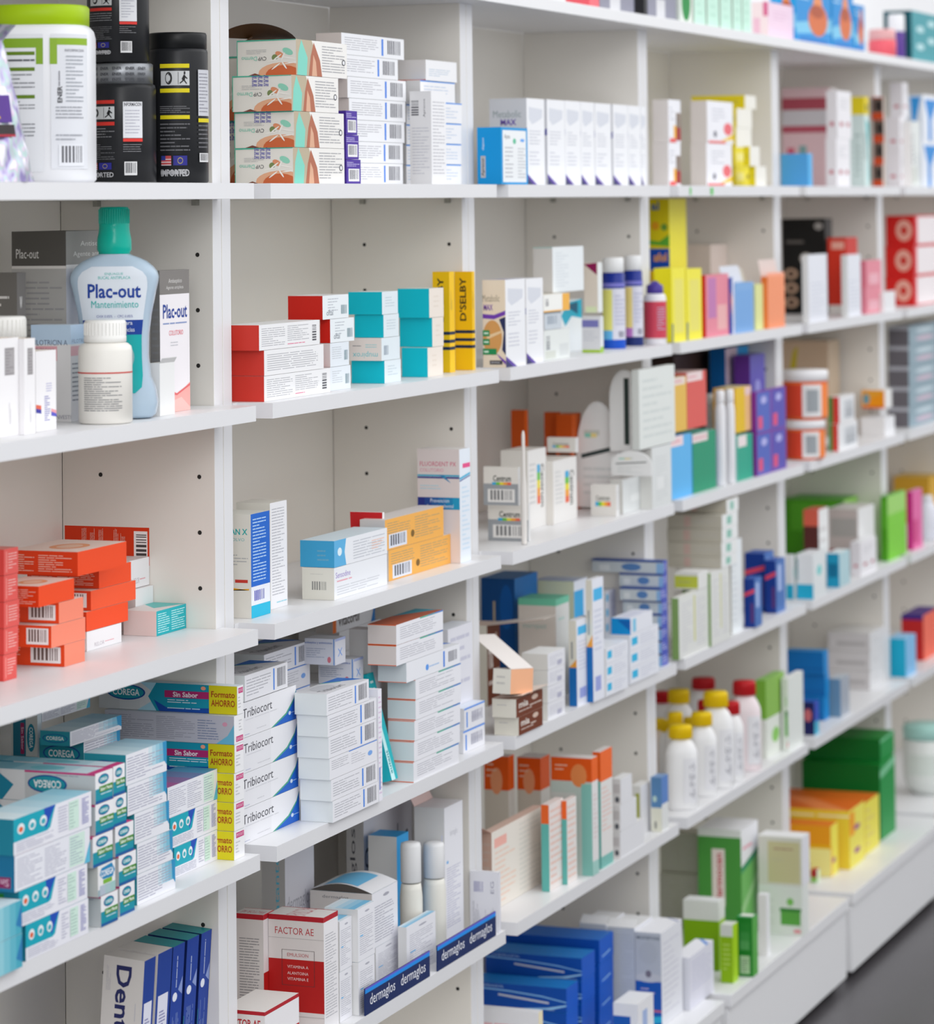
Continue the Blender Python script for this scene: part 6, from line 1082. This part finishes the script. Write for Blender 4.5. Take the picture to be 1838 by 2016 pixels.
# mouthwash bottle, lofted from its outline
def mouthwash():
    Yc = .012; xc = 228; c, _, _ = round_at(2, Yc, 141, 314, 407); sc_ = (c-CAM).dot(fw)/FL
    P0 = c.copy(); P0.z = ROWZ[2]+.0003; H = z_at(P0, 407)-P0.z; fy = PPY-FL*(P0-CAM).dot(UP)/(P0-CAM).dot(fw)
    Z = lambda py: (fy-py)/(fy-407)*H
    rows = [(821, 72, .9), (815, 80, 1), (790, 84, 1), (765, 80, 1), (740, 70, .95), (700, 66, .92), (660, 67, .92), (620, 72, .95), (580, 80, 1), (555, 86, 1), (545, 87, 1), (535, 84, 1), (525, 76, .95), (515, 64, .85), (508, 50, .75), (503, 36, .7), (500, 30, .7)]
    prof = [(hw*sc_, Z(py), max(24*sc_, 46*sc_*k)) for py, hw, k in rows]
    root = empty('mouthwash_bottle', P0, 'pale blue mouthwash bottle with teal cap and dark blue lettering', 'bottle', None, FACING)
    mb = MB(); n = 48; N = 0
    def at(z):
        for (a0, z0, b0), (a1, z1, b1) in zip(prof, prof[1:]):
            if z <= z1: t = (z-z0)/max(1e-6, z1-z0); t = max(0, t); return a0+(a1-a0)*t, b0+(b1-b0)*t
        return prof[-1][0], prof[-1][2]
    m = mat('cde2f4', .15, 0, 'liquid')
    q = 3.
    for a, z, b_ in prof:
        for k in range(n):
            t = k/n*math.tau; co, si = math.cos(t), math.sin(t); e = (abs(co)**q+abs(si)**q)**(-1/q)
            mb.v.append((a*e*co, b_*e*si, z))
    for i in range(len(prof)-1):
        for k in range(n):
            k2 = (k+1) % n; mb.f.append((i*n+k, i*n+k2, (i+1)*n+k2, (i+1)*n+k)); mb.mi.append(mb._mi(m)); mb.sm.append(True)
    mb.f.append(tuple(reversed(range(n)))); mb.mi.append(0); mb.sm.append(False); mb.f.append(tuple((len(prof)-1)*n+k for k in range(n))); mb.mi.append(0); mb.sm.append(False)
    mb.build('body', root)
    lb = MB()
    def surf(px, py, k):                       # px: offset in photo pixels from the bottle axis
        z = Z(py); a, b_ = at(z); x = px*sc_; s_ = min(.985, abs(x)/a); y = -b_*(1-s_**q)**(1/q)
        return (x, y-.0006-EPS*2*k, z)
    def hw(py):
        pts = [(772, 44), (765, 56), (740, 58), (700, 56), (660, 56), (620, 60), (580, 66), (560, 69), (545, 67), (530, 56), (524, 40)]
        for (y0, w0), (y1, w1) in zip(pts, pts[1:]):
            if y1 <= py <= y0: return w0+(w1-w0)*(py-y0)/(y1-y0)
        return pts[0][1] if py > 772 else 40
    def band(y0, y1, h, k, n_=10): lb.grid(lambda u, v: surf(((u-.5)*2)*hw(y0+(y1-y0)*v), y0+(y1-y0)*v, k), 14, n_, mat(h), True)
    band(772, 658, '12a3a4', 1); band(658, 629, '1c3f94', 1, 4); band(629, 524, 'd8dfe8', 1)
    F_ = Face(lb, lambda u, v, k: surf(-70+140*u, 772-250*v, k+2), True)
    T = lambda s, x0, y0, x1, y1, h, b=False: F_.t(s, (x0-228+70)/140, (772-y1)/250, (x1-228+70)/140, (772-y0)/250, h, 0, b)
    T('ENJUAGUE', 214, 536, 250, 542, '4ab8ae'); T('BUCAL ANTIPLACA', 201, 543, 264, 549, '4ab8ae'); T('Plac-out', 180, 558, 284, 586, '1d3f94', True); T('Mantenimiento', 187, 591, 279, 605, '22ada8')
    T('CHX 0.05%  -  CPC 0.05%', 197, 619, 268, 624, '6a6fa8'); T('para', 249, 633, 267, 641, 'dfe6f2'); T('encias', 249, 644, 271, 652, 'dfe6f2'); F_.e(.7, .28, .1, .09, '8ab0b4', 20); T('500 ML', 243, 735, 264, 741, 'c8e8e8')
    lb.build('label', root)
    cp = MB(); r0 = 30*sc_; top = H; z1 = Z(500); W = lambda hw_, py: (hw_*sc_, Z(py))
    lathe(cp, [W(31, 501), W(31, 497), W(34, 492), W(34, 478), W(33.5, 470), W(31, 458), W(30, 446), W(30.5, 443), W(29.5, 440), W(29, 411), W(27, 407.5), (.003, H)], PL('10b09c', .2), 48)
    for k in range(40):
        a = k/40*math.tau; r_ = 30*sc_
        cp.box((r_*math.cos(a)-.0004, r_*math.sin(a)-.0004, Z(440)), (r_*math.cos(a)+.0004, r_*math.sin(a)+.0004, Z(412)), PL('10b09c', .2))
    cp.build('cap', root)
mouthwash()
def pillprint(mb, r, H):
    f = cylface(mb, r, H*.08, H*.52, r*2.0); f.r(-.25, .93, 1.25, .96, 'c84038'); f.l(.12, .1, .88, .86, 16, '77777c')
def ribbed(r, z0, z1, h, n=36):
    def fn(mb, R, H):
        for k in range(n):
            a = k/n*math.tau; x, y = r*R*math.cos(a), r*R*math.sin(a); mb.box((x-.0005, y-.0005, z0*H), (x+.0005, y+.0005, z1*H), PL(h))
    return fn
pill = [(.9, 0), (1, .015), (1, .70), (.97, .745), (.84, .775), (.72, .785)]
jar('pill_bottle', 2, -.012, 155, 261, 630, 'white ribbed-cap pill bottle with red line in front of the mouthwash', [
    ('body', pill, PL('e9e6e0', .3), pillprint), ('cap', [(.74, .785), (.79, .79), (.79, .84), (.77, .85), (.77, .985), (.72, 1), (.1, 1)], PL('ecebe8', .3), ribbed(.77, .855, .975, 'e4e3e0'))], 'bottle')
jar('pill_bottle', 2, .048, -62, 53, 623, 'white capped bottle cut off by the left photo edge behind slim cartons', [
    ('body', pill, PL('dcdbd8', .3)), ('cap', [(.74, .80), (.98, .81), (.98, .985), (.94, 1), (.1, 1)], PL('e6e5e2', .3), ribbed(.98, .82, .975, 'dddcd8'))], 'bottle')
# third unit, second shelf
def bandfn(rows):
    def fn(mb, r, H):
        for z0, z1, h in rows: cylface(mb, r*1.0, H*z0, H*z1, r*math.pi*.98).r(0, 0, 1, 1, h)
        f = cylface(mb, r*1.004, H*.2, H*.62, r*2.2); f.l(.55, .05, .95, .95, 9, 'b0b4cc')
    return fn
def tubefn(a_, b_, c_):
    def fn(mb, r, H):
        f = cylface(mb, r, 0, H, r*math.pi)
        f.r(0, .10, 1, .66, 'd6d6e2'); f.r(.0, .68, 1, .72, '7a78c8'); f.r(.08, .2, .45, .65, a_); f.r(.08, .10, .45, .2, b_); f.r(0, .0, 1, .10, c_); f.l(.52, .25, .9, .6, 8, 'b4b6cc'); f.b(.6, .11, .85, .2, '8a8a9a', None)
    return fn
for i_, (xa, xb_, yt_, pr_, lb_) in enumerate(((1186, 1231, 507, tubefn('e0dc78', '64b4e4', '1450c0'), 'white-capped bottle with dark blue and yellow label, nearer of two'), (1229, 1266, 503, tubefn('f0dc8c', 'c07cc8', '1c2c6c'), 'white-capped bottle with dark blue and pink label, farther of two'))):
    jar('vitamin_bottle', 2, -.004, xa, xb_, yt_, lb_, [('body', [(.95, 0), (1, .02), (1, .82), (.85, .835)], PL('1c2f8c', .25), pr_),
        ('cap', [(.88, .835), (.93, .84), (.93, .98), (.86, 1), (.1, 1)], PL('e8e9ea'))], 'bottle', 'blue labelled bottles')
jar('red_label_jar', 2, -.0255, 1268, 1312, 553, 'white jar with crimson label and violet lid by the third divider', [
    ('body', [(.95, 0), (1, .02), (1, .74), (.9, .78), (.8, .80)], PL('e4e2e6', .3), bandfn([(.1, .68, 'cc4458')])),
    ('lid', [(.72, .80), (.76, .81), (.74, .93), (.5, .95), (.2, 1)], PL('4c3c94'))], 'jar')
# third unit tube on third shelf
jar('clear_spike_tube', 3, -.03, 1026, 1038, 848, 'slender translucent white tube standing in front of the vitamin cartons', [
    ('body', [(.9, 0), (.9, .02), (1, .1), (1, .5), (.6, .62), (.55, .96), (.3, 1)], PL('e0dcd8', .25))], 'tube')
# fourth unit bottles on third shelf
for i, (a, b_, y_, lb) in enumerate([(1388, 1412, 775, 'slim white bottle behind the red tag carton'), (1408, 1430, 768, 'slim white bottle, middle of three by the golden carton'), (1427, 1448, 766, 'slim white bottle just left of the golden carton')]):
    jar('white_bottle', 3, (.045, -.03, -.03)[i], a, b_, y_, lb, [('body', [(.9, 0), (1, .02), (1, .78), (.85, .84), (.75, .86)], PL('e6e6ea', .25)), ('cap', [(.8, .86), (.86, .865), (.84, .98), (.7, 1), (.1, 1)], PL('ededf0', .25))], 'bottle', 'slim white bottles')
# orange tubs, fifth unit
def orprint(mb, r, H):
    f = cylface(mb, r, H*.06, H*.72, r*2.9); f.r(-.04, 0, .42, 1, 'd4442c'); f.r(.42, 0, .74, 1, 'e0dede'); f.r(.48, .15, .68, .85, '9aa0a4'); f.r(.74, 0, 1.04, 1, 'f2843c')
tp = [('body', [(.92, 0), (.95, .02), (1, .76), (.98, .78)], PL('e66a30', .3), orprint), ('lid', [(.98, .78), (1.04, .79), (1.04, .97), (1, 1), (.1, 1)], PL('e9e8ea'))]
r_ = jar('orange_tub', 3, 906, 1549, 1628, 826, 'white-lidded orange and red tub, lower of two', tp, 'tub', 'orange and red tubs')
ct = r_[0].location
c_, rr_, H_ = round_at(3, float(ct.y), 1541, 1629, 727, ct.z+r_[2]+.001)
jar('orange_tub', 3, float(ct.y), 1541, 1629, 728, 'white-lidded orange and red tub, upper of two', tp, 'tub', 'orange and red tubs', zb=ct.z+r_[2]+.001)
# skin care bottles, second unit fifth shelf
pb = [('body', [(.92, 0), (1, .02), (1, .54), (.94, .60), (.86, .655)], PL('e6e4dc', .2)), ('cap', [(.86, .665), (.9, .67), (.9, .96), (.84, .99), (.5, 1), (.1, 1)], PL('e9e9ea', .25))]
for xl, xr, lab in ((788, 833, 'left'), (833, 879, 'right')):
    jar('cream_bottle', 5, .008, xl, xr, 1657, 'white bottle with tall white cap, %s one of the pair behind skin care cartons' % lab, pb, 'bottle', 'white capped bottles')
# yellow- and red-capped bottles, fourth unit
def peroxide(xc, hw, yt, Y, cap, lab, body='ebebec', lettering=True):
    def pr(mb, r, H):
        f = cylface(mb, r*1.0, H*.08, H*.62, r*2., 3., .85); f.r(.55, .0, .95, 1, 'e2e2e6'); 
        if lettering: f.t('AGUA OXIGENADA', .72, .1, .88, .9, '5a5a6a', 90, True)
    jar('peroxide_bottle', 5, Y, xc-hw*1.06, xc+hw*1.06, yt, lab, [('body', [(.93, 0), (1, .02), (1, .66), (.95, .71), (.78, .78), (.60, .82), (.5, .84)], PL(body, .3), pr, 3.),
        ('cap', [(.64, .84), (.70, .845), (.70, .975), (.64, 1), (.1, 1)], PL(cap, .35), ribbed(.70, .85, .97, cap, 24))], 'bottle', 'capped antiseptic bottles', sy=.85)
Yw = 'e8c60c'; Rd = 'c01c24'
peroxide(1341, 31, 1427, -.012, Yw, 'white bottle with yellow cap, nearest of the front row')
peroxide(1383, 27, 1402, -.012, Yw, 'white bottle with yellow cap, second of the front row')
peroxide(1411, 32, 1361, -.012, Yw, 'tall white bottle with yellow cap, right of the small capped ones')
peroxide(1467, 30, 1340, -.012, Rd, 'pinkish white bottle with red cap, rightmost of the capped bottles', 'ecdfe2')
peroxide(1441, 22, 1381, -.02, Rd, 'shorter white bottle with red cap before the pinkish one')
peroxide(1338, 28, 1357, .085, Yw, 'tall white bottle with yellow cap at the back left')
peroxide(1299, 16, 1415, .085, Yw, 'white bottle with yellow cap beside the third divider', 'e6d8cc')
peroxide(1331, 19, 1402, .035, Yw, 'white bottle with yellow cap half hidden behind the nearest')
peroxide(1313, 15, 1418, .06, Yw, 'white bottle with yellow cap wedged at the left')
peroxide(1360, 17, 1412, .045, Yw, 'white bottle with yellow cap in the crowded middle')
peroxide(1386, 30, 1334, .12, Rd, 'tall white bottle with red cap at the back centre')
peroxide(1306, 24, 1361, .15, Rd, 'white bottle with red cap at the back by the divider')
peroxide(1390, 20, 1378, .055, Rd, 'short white bottle with red cap behind the yellow-capped ones')
# sixth unit
jar('white_tub', 6, -.02, 1778, 1872, 1425, 'large white and mint round container at the right photo edge on the base', [
    ('body', [(.6, 0), (.62, .03), (.8, .06), (.98, .2), (1, .3), (1, .78), (.9, .80)], PL('dfe3e0', .3), lambda mb, r, H: cylface(mb, r, H*.3, H*.6, r*2).r(.0, 0, .9, 1, 'd4dcd6')), ('lid', [(.9, .80), (.98, .81), (.98, .97), (.9, 1), (.1, 1)], PL('a4d0c8', .3))], 'container')
jar('white_bottle', 4, -.01, 1806, 1846, 975, 'rounded white bottle behind the magenta carton at the right edge', [('body', [(.9, 0), (1, .02), (1, .65), (.6, .85), (.5, .87)], PL('e4e6f0', .25)), ('cap', [(.52, .87), (.55, .88), (.5, 1), (.1, 1)], PL('e8e8ee', .25))], 'bottle')
# top of the shelving, right
jar('coral_jar', 0, -.018, 1709, 1764, 58, 'coral pink round pot on top of the fifth unit', [('body', [(.9, 0), (1, .04), (1, .55), (.95, .6)], PL('ec6470', .3)), ('lid', [(.95, .6), (.97, .62), (.95, .95), (.85, 1), (.1, 1)], PL('e0a8a8', .3))], 'pot')
jar('white_cap_jar', 0, -.003, 1748, 1782, 28, 'white lidded pot behind the coral pink pot on top', [('body', [(.9, 0), (1, .04), (1, .6), (.95, .62)], PL('5a3c8c', .3)), ('lid', [(.95, .62), (.97, .64), (.95, .95), (.85, 1), (.1, 1)], PL('e9e9ec', .3))], 'pot')
# green arrow clips on the eye-level shelf edge
for px, w_, lb in ((1359, .006, 'tiny green sticker on the eye-level shelf edge, left of two'), (1401, .012, 'tiny green arrow sticker on the eye-level shelf edge, right of two')):
    x = along(Vector((0, -LIP-.0006, ZH+.01)), Vector((1, 0, 0)), px); q = MB()
    q.box((-w_/2, -.0003, -.006), (w_/2, .0003, .006), mat('3cc83c')); tag(q.build('edge_sticker', None, (x, -LIP-.0008, ZH+.0085)), lb, 'sticker')
